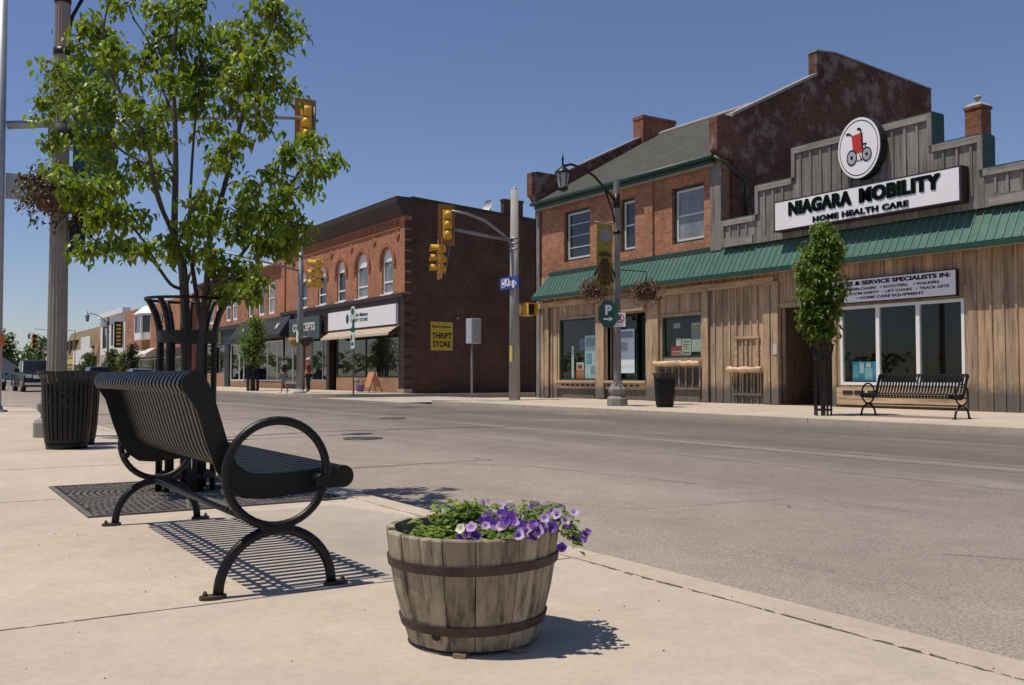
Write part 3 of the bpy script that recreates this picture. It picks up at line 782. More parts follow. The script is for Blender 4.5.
mb.build('standing_seams', plain('green_seam_metal', (.22, .27, .24), .3, .3, .2), aw)
mb = MB(); mb.box(AW0-.02, AW1, yb_-.02, yb_+.02, zb_-.14, zb_-.002); mb.box(AW0-.02, AW0+.02, yb_+.021, WY-.05, zb_-.14, zb_-.002); mb.build('fascia', M_GREENTRIM, aw)
mb = MB(); mb.box(AW0+.03, AW1, yb_+.025, WY-.06, zb_-.11, zb_-.09); mb.build('soffit', M_BARNX, aw)
mb = MB(); mb.box(AW0+.5, XM-.2, WY-.1, WY-.055, zt+.005, zt+.12); mb.build('flashing', M_GREENTRIM, aw)

# stepped false front
FF = WY-.2
steps = [(XM+.02, -18.88, 5.42), (-18.88, -17.56, 6.24), (-17.56, -13.36, 7.05), (-13.36, -12.12, 6.27), (-12.12, X1, 5.48)]
mb = MB(); rf = random.Random(6)
for a, b, z in steps:
    u = a
    while u < b-.01:
        u2 = min(b, u+rf.uniform(.26, .36))
        mb.box(u+.003, u2-.003, FF, FF+.06, 4.62, z-.16)
        if u2 < b-.1: mb.box(u2-.03, u2+.03, FF-.035, FF-.001, 4.9, z-.161)
        u = u2
ff = mb.build('false_front', M_GREY, B)
mb = MB()
for a, b, z in steps:
    mb.box(a+.12, b-.12, FF-.06, FF-.001, z-.16, z); 
    if z < 6: mb.box(a+.12, b-.12, FF-.05, FF-.001, 4.63, 4.88)
each(mb, 'top_rail', M_GREYX, ff)
mb = MB()
for i, (a, b, z) in enumerate(steps):
    zl = steps[i-1][2] if i > 0 else 4.63; zr = steps[i+1][2] if i < 4 else 4.63
    mb.box(a, a+.118, FF-.062, FF-.002, (zl if zl < z else z-.16), z); mb.box(b-.118, b, FF-.062, FF-.002, (zr if zr < z else z-.16), z)
each(mb, 'edge_board', M_GREY, ff)
mb = MB()
for i, (a, b, z) in enumerate(steps):
    mb.box(a, b, FF-.03, FF+.42, z+.002, z+.035)
    if i < 4 and steps[i+1][2] < z: mb.box(b+.002, b+.02, FF-.02, FF+.42, steps[i+1][2]+.04, z-.001)
    if i > 0 and steps[i-1][2] < z: mb.box(a-.02, a-.002, FF-.02, FF+.42, steps[i-1][2]+.04, z-.001)
    mb.box(a+.01, b-.01, FF+.36, FF+.41, 4.62, z)
mb.build('green_return', M_GREENTRIM, ff)
mb = MB(); mb.box(XM+.0, XM+.06, FF+.0, FF+.9, 4.62, 5.4); mb.build('end_panel', M_GREY, ff)

# ---- signs on that building
M_INK = plain('black_sign_ink', (.006, .006, .007), .9, spec=.05)
M_INKG = plain('green_sign_ink', (.015, .11, .085), .8, spec=.1)
S = thing('shop_sign', 'long white shop sign with black lettering on the stepped wooden false front', 'sign', (-15.2, 20.1, 4.82))
mb = MB(); mb.box(-17.95, -12.48, 20.0, 20.29, 4.78, 5.61); mb.build('sign_cabinet', plain('dark_maroon_metal', (.028, .014, .016), .5), S)
mb = MB(); mb.box(-17.91, -12.53, 19.985, 19.998, 4.82, 5.57); mb.build('sign_face', M_SIGNWHITE, S)
def fat(body, size, x, z, y, parent, fit, bold, sh=.016, sm=.032):
    text(body, size, M_INKG, parent, (x+sh, y+.006, z-sh*.8), bold=bold, depth=.002, fit=fit, spacing=1.06, smear=sm, name='letter_shadow')
    return text(body, size, M_INK, parent, (x, y, z), bold=bold, depth=.003, fit=fit, spacing=1.06, smear=sm)
fat('NIAGARA', .47, -16.43, 5.325, 19.976, S, 1.97, .004); fat('MOBILITY', .47, -14.09, 5.325, 19.976, S, 2.15, .004)
fat('HOME HEALTH CARE', .195, -15.22, 4.945, 19.976, S, 2.8, .002, .006, .010)
S = thing('oval_sign', 'white oval sign showing a red wheelchair above the long sign', 'sign', (-15.19, 20.1, 5.79))
def ell(rx, rz, n=40): return [(-15.19+rx*math.cos(2*PI*i/n), 6.55+rz*math.sin(2*PI*i/n)) for i in range(n)]
mb = MB(); mb.prismy(ell(.64, .78), 20.0, 20.24); mb.build('sign_rim', M_BLACKFLAT, S)
mb = MB(); mb.prismy(ell(.62, .76), 19.985, 19.999); mb.build('sign_face', M_SIGNWHITE, S)
def annulus(mb, cx, cz, r0, r1, ax, az, y0, y1, n=40):
    a = [(cx+r1*ax*math.cos(2*PI*i/n), cz+r1*az*math.sin(2*PI*i/n)) for i in range(n)]; b = [(cx+r0*ax*math.cos(2*PI*i/n), cz+r0*az*math.sin(2*PI*i/n)) for i in range(n)]
    for i in range(n):
        j = (i+1) % n; mb.quad((a[i][0], y0, a[i][1]), (a[j][0], y0, a[j][1]), (b[j][0], y0, b[j][1]), (b[i][0], y0, b[i][1]))
mb = MB(); annulus(mb, -15.19, 6.55, .955, .985, .58, .71, 19.981, 0); mb.build('border_line', M_INK, S)
def flat(mb, pts, y): return mb.add([(p[0]-15.19, y, p[1]+6.55) for p in pts], [tuple(range(len(pts)))])
mb = MB(); flat(mb, [(-.2, .33), (.09, .37), (.1, -.02), (-.16, -.06)], 19.978); flat(mb, [(-.16, -.062), (.1, -.022), (.2, -.04), (.18, -.12), (-.1, -.14)], 19.978); mb.build('wheelchair_seat', plain('red_ink', (.48, .03, .025), .5), S)
mb = MB()
for cx, cz, rx, rz in ((-.2, -.22, .155, .2), (.24, -.2, .145, .18)):
    annulus(mb, -15.19+cx, 6.55+cz, .82, 1.0, rx, rz, 19.974, 0, 26); annulus(mb, -15.19+cx, 6.55+cz, .0, .25, rx, rz, 19.973, 0, 12)
for a, b, w in (((-.2, .34), (-.27, .4), .02), ((-.27, .4), (-.36, .4), .028), ((.08, .37), (.07, .46), .02), ((.07, .46), (-.03, .48), .028), ((.1, .36), (.12, -.05), .02), ((.12, .07), (.24, .07), .018), ((.03, -.17), (.1, -.35), .012), ((-.05, -.33), (.12, -.3), .012), ((.2, .08), (.2, -.04), .012)):
    d = Vector((b[0]-a[0], b[1]-a[1])).normalized(); n_ = (-d.y*w, d.x*w)
    flat(mb, [(a[0]-n_[0], a[1]-n_[1]), (b[0]-n_[0], b[1]-n_[1]), (b[0]+n_[0], b[1]+n_[1]), (a[0]+n_[0], a[1]+n_[1])], 19.9755)
mb.build('wheelchair_frame', M_INK, S)
mb = MB()
for cx, cz, rx, rz in ((-.2, -.22, .155, .2), (.24, -.2, .145, .18)): annulus(mb, -15.19+cx, 6.55+cz, .25, .82, rx, rz, 19.9765, 0, 26)
mb.build('wheelchair_wheels', plain('grey_ink', (.36, .36, .40), .5), S)
S = thing('service_sign', 'white sign listing services above the three-pane shop window', 'sign', (-14.9, 20.35, 2.75))
mb = MB(); mb.box(-16.52, -12.85, 20.34, 20.43, 2.70, 3.32); mb.build('sign_box', M_BLACKFLAT, S)
mb = MB(); mb.box(-16.49, -12.87, 20.325, 20.338, 2.725, 3.295); mb.build('sign_face', M_SIGNWHITE, S)
text('SALES & SERVICE SPECIALISTS IN:', .135, M_INK, S, (-14.62, 20.321, 3.195), bold=.006, fit=3.25, depth=.002)
for z, s_, w_ in ((3.05, '\u2022 WHEELCHAIRS   \u2022 SCOOTERS    \u2022 WALKERS', 2.7), (2.935, '\u2022 BATHROOM SAFETY   \u2022 LIFT CHAIRS   \u2022 TRACK LIFTS', 3.2), (2.82, '\u2022 HOME CARE EQUIPMENT', 1.9)):
    text(s_, .085, M_INK, S, (-14.62, 20.321, z), bold=.002, fit=w_, depth=.002)

# ---- posters and goods behind the glass
def card(name, label, cat, x0, x1, z0, z1, y, col, group=None, bands=()):
    r_ = thing(name, label, cat, ((x0+x1)/2, y, z0), group)
    MB().box(x0, x1, y, y+.012, z0, z1).build('card', plain('card_'+'_'.join('%d' % (c*99) for c in col), col, .6, 0, .06), r_)
    for (a, b, c, d, cc) in bands:
        MB().box(x0+(x1-x0)*a, x0+(x1-x0)*b, y-.004, y-.001, z0+(z1-z0)*c, z0+(z1-z0)*d).build('print', plain('ink_'+'_'.join('%d' % (q*99) for q in cc), cc, .6), r_)
    return r_
BL = (.12, .30, .48); LB = (.68, .82, .87)
card('poster', 'tall pale blue poster at the right side of the first shop window', 'poster', -27.45, -26.62, .74, 2.3, WY+.16, LB, 'posters in the first window', [(.1, .9, .75, .95, (.25, .4, .55)), (.1, .5, .35, .6, (.2, .45, .6)), (.4, .9, .1, .3, (.3, .5, .6))])
card('poster', 'white poster with orange lower half in the first shop window', 'poster', -27.95, -27.5, .74, 1.35, WY+.15, (.75, .70, .66), 'posters in the first window', [(0, 1, 0, .55, (.7, .2, .08)), (.2, .8, .62, .85, (.35, .08, .06))])
card('poster', 'violet card above the orange poster in the first shop window', 'poster', -27.8, -27.42, 1.75, 2.2, WY+.17, (.16, .12, .35), 'posters in the first window')
card('display_panel', 'narrow white upright panel in the first shop window', 'panel', -28.32, -28.18, .74, 1.95, WY+.2, (.82, .83, .84))
card('poster', 'pale blue door poster behind the lamp post', 'poster', -25.6, -24.8, .95, 2.45, WY+.25, (.62, .74, .80), None, [(.08, .92, .8, .95, (.2, .32, .42)), (.1, .55, .5, .7, (.3, .38, .48)), (.1, .9, .12, .2, (.65, .65, .65))])
card('notice', 'red and white open notice low in the ledge window', 'notice', -22.74, -22.3, 1.5, 1.78, WY+.06, (.72, .66, .64), None, [(0, 1, .5, 1, (.45, .02, .03)), (.05, .95, .1, .4, (.6, .1, .1))])
nt = card('notice', 'cream notice with dark lines of text in the ledge window', 'notice', -22.28, -21.87, 1.5, 2.02, WY+.07, (.68, .68, .50), None, [(.12, .88, .78, .86, (.12, .12, .1)), (.12, .88, .62, .68, (.15, .15, .12)), (.12, .7, .5, .55, (.15, .15, .12)), (.12, .88, .36, .4, (.15, .15, .12)), (.12, .88, .1, .2, (.2, .15, .1))])
card('notice', 'small white notice above the red one in the ledge window', 'notice', -22.55, -22.32, 1.8, 2.04, WY+.075, (.72, .72, .74))
card('notice', 'small grey card high in the ledge window', 'notice', -22.65, -22.35, 2.36, 2.52, WY+.065, (.4, .42, .45))
card('picture', 'framed landscape picture hung in the ledge window', 'picture', -21.85, -21.36, 1.6, 2.5, WY+.08, (.55, .56, .48), None, [(.06, .94, .6, .92, (.42, .32, .16)), (.06, .94, .42, .6, (.2, .3, .42)), (.06, .94, .1, .42, (.6, .62, .52))])
card('poster', 'bright blue product display low in the three-pane window', 'display', -16.05, -15.2, .72, 1.22, WY+.25, (.06, .30, .50), None, [(.03, .22, .15, .85, (.16, .5, .68)), (.26, .42, .4, .95, (.55, .72, .78)), (.45, .72, .08, .66, (.36, .66, .78)), (.75, .96, .2, .9, (.1, .4, .62)), (.5, .66, .7, .93, (.7, .78, .8))])
card('notice', 'small white notice on the post beside the shop doorway', 'notice', -18.36, -18.22, 1.45, 1.75, WY-.16, (.5, .48, .48))

# ------------------------------------------------------------------ thrift store corner building and the row beyond it
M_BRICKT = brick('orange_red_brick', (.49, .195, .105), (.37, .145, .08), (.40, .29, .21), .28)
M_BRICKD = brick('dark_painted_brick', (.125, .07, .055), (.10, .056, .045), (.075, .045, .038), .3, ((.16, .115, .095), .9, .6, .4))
M_MAROON = plain('maroon_paint', (.035, .016, .014), .55, 0, .25)
M_CORN = plain('dark_cornice', (.05, .032, .028), .7, 0, .25)
M_TANBRICK = brick('tan_brick', (.40, .22, .12), (.34, .18, .10), (.35, .27, .2), .15)
M_ALU = plain('aluminium_frame', (.33, .33, .33), .4, .4, .1)

def arch_window(parent, xc, w, z0, zs, y, keep=None):
    """tall window with a half-round head: white frame, arched head board, panes; returns opening height"""
    r = w/2
    f = MB(); fw = .09
    f.box(xc-r, xc-r+fw, y+.1, y+.18, z0, zs); f.box(xc+r-fw, xc+r, y+.1, y+.18, z0, zs); f.box(xc-r+fw, xc+r-fw, y+.1, y+.18, z0, z0+.1)
    f.box(xc-r+fw, xc+r-fw, y+.1, y+.18, (z0+zs)/2-.25, (z0+zs)/2-.17)
    fan = [(xc+r*math.cos(PI*i/14), zs+r*math.sin(PI*i/14)) for i in range(15)]
    f.prismy(fan, y+.1, y+.17)
    f.box(xc-r-.06, xc+r+.06, y-.1, y+.08, z0-.13, z0-.005)
    fo = f.build('window', M_WHITE, parent)
    MB().box(xc-r+.05, xc+r-.05, y+.14, y+.152, z0+.05, zs).build('pane', keep or M_PANE_DARK, fo)
    return fo
def arch_wall(mb, xc, w, zs, ztop, y0, y1):
    """brick spandrels closing the square opening above an arched window"""
    r = w/2
    for sgn in (-1, 1):
        a = [(xc+sgn*r*math.cos(PI/2*i/8), zs+r*math.sin(PI/2*i/8)) for i in range(9)]
        mb.prismy(a+[(xc, ztop), (xc+sgn*r, ztop)], y0, y1)
def hood(mb, xc, w, zs, y, r1=.34):
    r = w/2+.08; n = 16
    o = [(xc+(r+.22)*math.cos(PI*i/n), zs+(r+.22)*math.sin(PI*i/n)) for i in range(n+1)]; q = [(xc+r*math.cos(PI*i/n), zs+r*math.sin(PI*i/n)) for i in range(n+1)]
    for i in range(n): mb.prismy([o[i], o[i+1], q[i+1], q[i]], y-.09, y-.002)
    for sgn in (-1, 1): mb.box(xc+sgn*(r+.11)-.17, xc+sgn*(r+.11)+.17, y-.09, y-.003, zs-.2, zs-.005)

T = thing('thrift_store_building', 'two storey red brick corner building with arched white windows and dark painted side wall', 'building', (-50, 20.5, 0))
TX0, TX1 = -59.6, -41.8
aw_ = [(-43.8, 1.3), (-46.95, 1.5), (-49.85, 1.25), (-52.75, 1.35), (-55.85, 1.25)]
zs_ = 6.65
holes = [(x-w/2, x+w/2, 5.0, zs_+w/2+.02) for x, w in aw_]
mb = MB(); mb.wall(TX0, TX1-.5, 4.85, 8.72, holes, WY, WY+.35)
for x, w in aw_: arch_wall(mb, x, w, zs_, zs_+w/2+.02, WY+.0, WY+.35)
mb.box(TX1-.499, TX1-.001, WY-.02, WY+.35, 4.85, 8.72)
mb.box(TX0, TX0+.6, WY-.1, WY-.002, 4.85, 8.72)
mb.build('front_wall', M_BRICKT, T)
mb = MB()
for x, w in aw_: hood(mb, x, w, zs_, WY)
n = 60
for i in range(n):
    u = TX0+.6+(TX1-TX0-1.3)*(i+.5)/n; mb.box(u-.08, u+.08, WY-.1, WY-.002, 8.32, 8.6)
mb.box(TX0+.6, TX1-.5, WY-.06, WY-.003, 8.6, 8.72); mb.box(TX0+.6, TX1-.5, WY-.06, WY-.003, 8.16, 8.24)
for u in (-45.4, -48.4, -51.3, -54.3, -42.6): mb.prismy([(u-.25, 7.85), (u, 8.1), (u+.25, 7.85), (u, 7.6)], WY-.06, WY-.002)
mb.build('brick_moulding', brick('moulding_brick', (.40, .15, .08), (.32, .12, .06), (.3, .2, .15), .2), T)
for i, (x, w) in enumerate(aw_): arch_window(T, x, w, 5.0, zs_, WY, M_PANE_SKY if i in (0, 1) else M_PANE_DARK)
mb = MB(); mb.prismx([(WY-.45, 9.35), (WY-.5, 9.62), (WY+.4, 9.62), (WY+.4, 8.725), (WY-.12, 8.725)], TX0, TX1+.06)
mb.build('cornice', M_CORN, T)
# side wall along King Street, parapet and foot fall to the rear
yb1 = 36.0
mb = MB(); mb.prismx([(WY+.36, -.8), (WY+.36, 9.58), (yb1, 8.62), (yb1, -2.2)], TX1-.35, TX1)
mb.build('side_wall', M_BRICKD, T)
mb = MB()
for z in range(16): 
    zz = .3+z*.52; mb.box(TX1+.002, TX1+.03, WY-.02, WY+.42+(.22 if z % 2 else 0), zz, zz+.4)
mb.box(TX1+.002, TX1+.022, WY+.4, WY+6.4, 4.7, 4.8); mb.box(TX1+.002, TX1+.02, WY+.36, WY+8, .02, .35)
mb.build('quoin', M_BRICKD, T)
mb = MB(); mb.prismx([(WY+.36, 9.585), (WY+.36, 9.68), (yb1, 8.72), (yb1, 8.625)], TX1-.42, TX1+.06); mb.build('coping', M_CORN, T)
mb = MB(); mb.box(TX0, TX1-.36, WY+.5, yb1, 8.3, 8.45); mb.box(TX0, TX1-.36, yb1-.3, yb1-.01, -2, 8.4); mb.build('flat_roof', M_ROOF, T)
mb = MB(); mb.box(TX1-.3, TX1+.0, 26.2, 27.4, 9.25, 10.0); mb.box(TX1-.33, TX1+.03, 26.15, 27.45, 10.0, 10.1); mb.build('chimney', M_BRICKD, T)
sash_window(T, 29.2, 30.1, 3.7, 5.8, TX1+.02, M_MAROON, M_PANE_DARK, axis='y', side=-1)
mb = MB(); mb.tube([(TX1+.05, WY+2.9, 3.75), (TX1+.12, WY+2.9, 3.75)], .06, 8); mb.build('vent_cap', M_FLASH, T)
# satellite dish
D = thing('satellite_dish', 'small pale satellite dish on the roof edge of the brick corner building', 'satellite dish', (TX1-.5, 25.7, 8.45))
mb = MB(); mb.lathe([(0, 0), (.15, .02), (.27, .07), (.33, .12)], 16); mb.v = [tuple(Matrix.Translation((TX1-.5, 25.6, 9.72)) @ Euler((R(75), 0, R(15))).to_matrix() .to_4x4() @ Vector(v)) for v in mb.v]
mb.build('dish', plain('dish_grey', (.55, .55, .55), .5), D)
MB().tube([(TX1-.5, 25.7, 8.45), (TX1-.5, 25.7, 9.7)], .03, 6).build('mast', M_GALV, D)

def shopfront(parent, x0, x1, z0, z1, y, frame, bars, base_h, basem, inner=M_GLASS, depth=2.2):
    mb = MB()
    if base_h: MB().box(x0, x1, y, y+.15, z0, z0+base_h-.002).build('stall_riser', basem, parent)
    f = MB(); zb = z0+base_h
    f.box(x0, x0+.08, y+.02, y+.1, zb, z1); f.box(x1-.08, x1, y+.02, y+.1, zb, z1); f.box(x0+.08, x1-.08, y+.02, y+.1, z1-.08, z1); f.box(x0+.08, x1-.08, y+.02, y+.1, zb, zb+.07)
    for b in bars: f.box(b-.04, b+.04, y+.02, y+.1, zb+.07, z1-.08)
    fo = f.build('shop_window', frame, parent)
    MB().box(x0+.04, x1-.04, y+.05, y+.062, zb+.03, z1-.04).build('pane', inner, fo)
    mb.quad((x0, y+depth, z0), (x1, y+depth, z0), (x1, y+depth, z1), (x0, y+depth, z1)); mb.quad((x0, y+.16, z0), (x0, y+depth, z0), (x0, y+depth, z1), (x0, y+.16, z1)); mb.quad((x1, y+.16, z0), (x1, y+.16, z1), (x1, y+depth, z1), (x1, y+depth, z0))
    mb.quad((x0, y+.16, z1), (x1, y+.16, z1), (x1, y+depth, z1), (x0, y+depth, z1)); mb.quad((x0, y+.16, z0+.02), (x0, y+depth, z0+.02), (x1, y+depth, z0+.02), (x1, y+.16, z0+.02))
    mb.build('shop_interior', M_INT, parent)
    return fo
# thrift shop front
mb = MB(); mb.box(TX1-.6, TX1-.002, WY-.04, WY+.36, 0, 4.85); mb.box(TX0, TX1-.6, WY-.06, WY+.3, 3.36, 4.85); mb.box(TX0, TX1+.03, WY-.16, WY-.062, 4.72, 4.92); mb.box(-51.9, -51.5, WY-.04, WY+.3, 0, 3.36)
mb.build('shop_surround', M_MAROON, T)
MB().box(TX1-.75, TX1+.04, WY-.06, WY+.4, -.1, .22).build('corner_stone', concrete_mat('old_stone', (.33, .28, .23), False, 2), T)
shopfront(T, -50.6, TX1-.62, .02, 3.35, WY+.05, M_MAROON, (-46.6,), .75, M_TANBRICK)
mb = MB(); mb.wall(-51.5, -50.62, .03, 3.35, [(-51.4, -50.7, .3, 2.3)], WY+.5, WY+.56); d_ = mb.build('door', M_MAROON, T); MB().box(-51.4, -50.7, WY+.52, WY+.53, .3, 2.3).build('pane', M_PANE_DARK, d_)
mb = MB()
for k in range(9):
    a, b = k/9, (k+1)/9; mb.cur = k % 2
    mb.prism([(-51.2, WY-.08-.55*a, 3.36-.38*a), (-42.3, WY-.08-.55*a, 3.36-.38*a), (-42.3, WY-.08-.55*b, 3.36-.38*b), (-51.2, WY-.08-.55*b, 3.36-.38*b)], lambda p: p, lambda p: (p[0], p[1], p[2]-.03))
mb.cur = 0; mb.box(-51.2, -42.3, WY-.66, WY-.632, 2.86, 2.99)
A = tag(mb.build('fabric_awning', [plain('cream_canvas', (.56, .46, .34), .8), plain('brown_canvas', (.20, .13, .09), .8)]), 'striped cream and brown fabric awning over the thrift store window', 'awning')
S = thing('shop_sign', 'white thrift store sign above the striped awning', 'sign', (-46.8, WY-.15, 3.42))
MB().box(-51.25, -42.4, WY-.2, WY-.062, 3.42, 4.42).build('sign_box', M_SIGNWHITE, S)
text('Bibles for Missions', .26, M_INKG, S, (-46.9, WY-.206, 4.1), bold=.008, fit=2.3); text('THRIFT STORE', .24, M_INKG, S, (-46.9, WY-.206, 3.82), bold=.006, fit=2.3)
mb = MB(); mb.prismy([(-48.45+.2*math.cos(2*PI*i/20), 3.96+.26*math.sin(2*PI*i/20)) for i in range(20)], WY-.208, WY-.201); mb.build('emblem', M_INKG, S)
S = thing('wall_sign', 'yellow thrift store sign on the dark side wall', 'sign', (TX1+.03, 22.5, 2.1))
MB().box(TX1+.024, TX1+.05, 21.9, 23.15, 2.12, 3.55).build('sign_board', plain('yellow_board', (.50, .37, .05), .5, 0, .08), S)
for s_, z, sz, sx in (('Bibles for Missions', 3.3, .155, .92), ('THRIFT', 2.84, .40, .85), ('STORE', 2.42, .40, .85)):
    text(s_, sz, M_INK, S, (TX1+.053, 22.53, z), rot=(PI/2, 0, PI/2), bold=.008 if sz > .2 else .002, sx=sx)
# shop to the left under the same roof
shopfront(T, -55.2, -51.92, .02, 3.3, WY+.3, M_ALU, (-53.4,), .55, M_TANBRICK, depth=3)
mb = MB(); mb.box(-56.3, -55.22, WY+.3, WY+.4, .02, 3.3); mb.build('door_panel', plain('tan_wood', (.32, .2, .1), .6), T)
shopfront(T, -59.4, -56.5, .02, 3.3, WY+.1, M_WHITE, (-58.0,), .35, M_MAROON, depth=3)
S = thing('shop_sign', 'grey green sign with white capitals left of the thrift store sign', 'sign', (-55.2, WY-.2, 3.1))
MB().box(-57.5, -52.3, WY-.32, WY-.17, 3.02, 4.38).build('sign_box', plain('slate_green', (.055, .075, .075), .6), S)
text('CONCEPTS', .66, plain('cream_letters', (.62, .60, .52), .5), S, (-54.9, WY-.325, 3.75), bold=.02, sx=1.12)
MB().box(-55.0, -54.3, WY-.33, WY-.322, 3.14, 3.24).build('small_print', M_SIGNWHITE, S)
mb = MB(); mb.prismx([(WY-.08, 4.72), (WY-.9, 3.5), (WY-.9, 3.3), (WY-.08, 3.3)], -68.5, -57.6)
S = tag(mb.build('fabric_awning', plain('charcoal_canvas', (.02, .022, .026), .75)), 'dark charcoal fabric awning with pale letters behind the small street tree', 'awning')
S_ = S
for s_, u in (('O', -66.2), ('N', -58.9)): 
    text(s_, .62, plain('cream_letters', (.62, .60, .52), .5), S_, (u, WY-.62, 4.02), rot=(PI/2-R(33), 0, 0), bold=.015)

# second building of the row: lower parapet, white square-headed windows
U = thing('row_building', 'brick row building with white cornice and paired white windows left of the thrift store', 'building', (-69, 20.5, 0))
UX0, UX1 = -80.6, TX0-.01
wins = [(-61.9, 1.35), (-64.0, 1.35), (-66.2, 1.35), (-70.2, 1.3), (-71.9, 1.3), (-74.6, 1.3), (-76.6, 1.3), (-79, 1.2)]
holes = [(x-w/2, x+w/2, 4.95, 7.15) for x, w in wins]
mb = MB(); mb.wall(UX0, UX1, 4.6, 8.2, holes, WY, WY+.3)
for i in range(64): u = UX0+.3+(UX1-UX0-.6)*i/63; mb.box(u-.08, u+.08, WY-.1, WY-.002, 7.6, 8.0)
mb.build('front_wall', M_BRICKT, U)
mb = MB(); mb.box(-70, UX1-.1, WY-.35, WY+.3, 8.2, 8.42); mb.build('cornice', M_WHITE, U)
mb = MB(); mb.box(UX0, -70.05, WY-.3, WY+.3, 8.2, 8.4); mb.build('cornice', M_CORN, U)
mb = MB(); mb.box(UX0, UX1, WY+.31, 34, 7.6, 7.75); mb.box(UX0, UX1, 34, 34.3, -2, 7.7); mb.box(UX0-.3, UX0-.002, WY, 34.3, -1, 8.2); mb.build('flat_roof', M_ROOF, U)
for i, (x, w) in enumerate(wins): sash_window(U, x-w/2+.03, x+w/2-.03, 4.98, 7.12, WY+.06, M_WHITE, M_PANE_DARK if i % 3 else M_PANE_SKY, fw=.16)
mb = MB(); mb.box(UX0, UX1, WY-.2, WY+.25, 4.3, 4.6); mb.box(UX0, -68.6, WY-.05, WY+.25, 3.2, 4.3); mb.box(-72.7, -71.6, WY-.02, WY+.3, 0, 3.2); mb.build('shop_surround', plain('dark_teal_paint', (.02, .026, .03), .6), U)
mb = MB(); mb.box(-68.55, UX1, WY+.0, WY+.25, 3.3, 4.3); mb.build('awning_backing', M_BLACKFLAT, U)
shopfront(U, -71.55, -60, .02, 3.2, WY+.1, M_WHITE, (-69.4, -68.3, -66, -63, -61), .5, M_TANBRICK, depth=3)
shopfront(U, -80.5, -72.75, .02, 3.2, WY+.0, M_ALU, (-76.2, -74.2), 1.0, M_TANBRICK, depth=3)
S = thing('shop_sign', 'lime green shop sign with dark squiggle lettering', 'sign', (-74.6, WY-.2, 3.35))
MB().box(-78.5, -73.5, WY-.3, WY-.06, 3.3, 4.25).build('sign_box', plain('lime_panel', (.42, .55, .22), .5), S)
mb = MB()
for a, b, z in ((-78, -75.4, 3.95), (-77.6, -74.2, 3.7), (-76.8, -74.6, 3.5)): mb.box(a, b, WY-.306, WY-.301, z-.05, z+.05)
mb.build('lettering', plain('lime_ink', (.2, .33, .08), .6), S)

# farther buildings of the street
def block(name, label, x0, x1, ztop, wallm, wins=(), corn=None, cornz=.3, depth=14, shop=None, frame=M_WHITE, z0=-.3):
    b = thing(name, label, 'building', ((x0+x1)/2, WY, 0))
    holes = [(x-w/2, x+w/2, a, c) for x, w, a, c in wins]
    mb = MB(); mb.wall(x0, x1, 3.4, ztop, holes, WY, WY+.3); mb.box(x0, x0+.3, WY+.301, WY+depth, z0, ztop); mb.box(x1-.3, x1, WY+.301, WY+depth, z0, ztop); mb.box(x0, x0+.5, WY, WY+.299, z0, 3.4); mb.box(x1-.5, x1, WY, WY+.299, z0, 3.4)
    mb.build('wall', wallm, b)
    for x, w, a, c in wins: sash_window(b, x-w/2, x+w/2, a, c, WY+.08, frame, M_PANE_DARK, fw=.12)
    if corn: MB().box(x0-.05, x1+.05, WY-.35, WY+.5, ztop, ztop+cornz).build('cornice', corn, b)
    MB().box(x0+.31, x1-.31, WY+.31, WY+depth, ztop-.5, ztop-.35).build('flat_roof', M_ROOF, b)
    MB().box(x0+.5, x1-.5, WY-.05, WY+.28, 2.6, 3.39).build('shop_fascia', shop or M_WHITE, b)
    shopfront(b, x0+.51, x1-.51, -.05, 2.59, WY+.02, M_WHITE, [x0+(x1-x0)*k/4 for k in (1, 2, 3)], .5, wallm, M_PANE_DARK, 2)
    return b
b1 = block('bay_window_building', 'red brick building with a white bay window on its upper floor', -111.3, -82.6, 7.9, M_BRICKT, [(-109.3, 1.0, 4.7, 6.9), (-106.2, 1.0, 4.7, 6.9), (-94, 1.2, 4.7, 6.9), (-90, 1.2, 4.7, 6.9)], None, shop=plain('dark_fascia', (.05, .03, .03), .6))
mb = MB(); 
bay = [(-103.1, WY-.002), (-102.5, WY-.8), (-99.4, WY-.8), (-98.8, WY-.002)]
mb.prismz(bay, 4.5, 5.2); mb.prismz(bay, 6.9, 7.1)
for p in bay: mb.box(p[0]-.12, p[0]+.12, p[1]-.02, p[1]+.16, 5.2, 6.9)
mb.prism([(-103.3, WY-.002), (-102.6, WY-.95), (-99.3, WY-.95), (-98.6, WY-.002)], lambda p: (p[0], p[1], 7.1), lambda p: (-100.95+(p[0]+100.95)*.4, WY-.002+(p[1]-WY)*.2, 7.9))
bo = mb.build('bay_window', M_WHITE, b1); MB().prismz([(-103.05, WY-.002), (-102.47, WY-.72), (-99.43, WY-.72), (-98.85, WY-.002)], 5.21, 6.89).build('pane', M_PANE_DARK, bo)
MB().prismx([(WY-.06, 3.6), (WY-1.0, 3.0), (WY-1.0, 2.75), (WY-.06, 2.75)], -104.5, -96).build('canopy', plain('cream_canvas2', (.55, .5, .42), .8), b1)
b2 = block('white_building', 'white painted two storey building with a tall dark vertical sign', -127.6, -111.6, 7.9, plain('white_stucco', (.66, .65, .63), .8, 0, .08), [(-124.6, 2.8, 4.2, 6.9), (-119.6, 1.3, 4.4, 7), (-116.6, 1.3, 4.4, 7), (-113.6, 1.2, 4.4, 7)], M_WHITE, .55, frame=M_BLACKFLAT, shop=plain('pink_fascia', (.5, .38, .36), .7))
S = thing('blade_sign', 'black vertical blade sign with yellow letters on the white building', 'sign', (-112.6, WY-.6, 4.2))
MB().box(-112.9, -112.6, WY-.95, WY-.1, 4.0, 6.9).build('sign_box', M_BLACKFLAT, S)
mb = MB()
for k in range(6): mb.box(-112.59, -112.58, WY-.75, WY-.3, 4.3+k*.42, 4.52+k*.42)
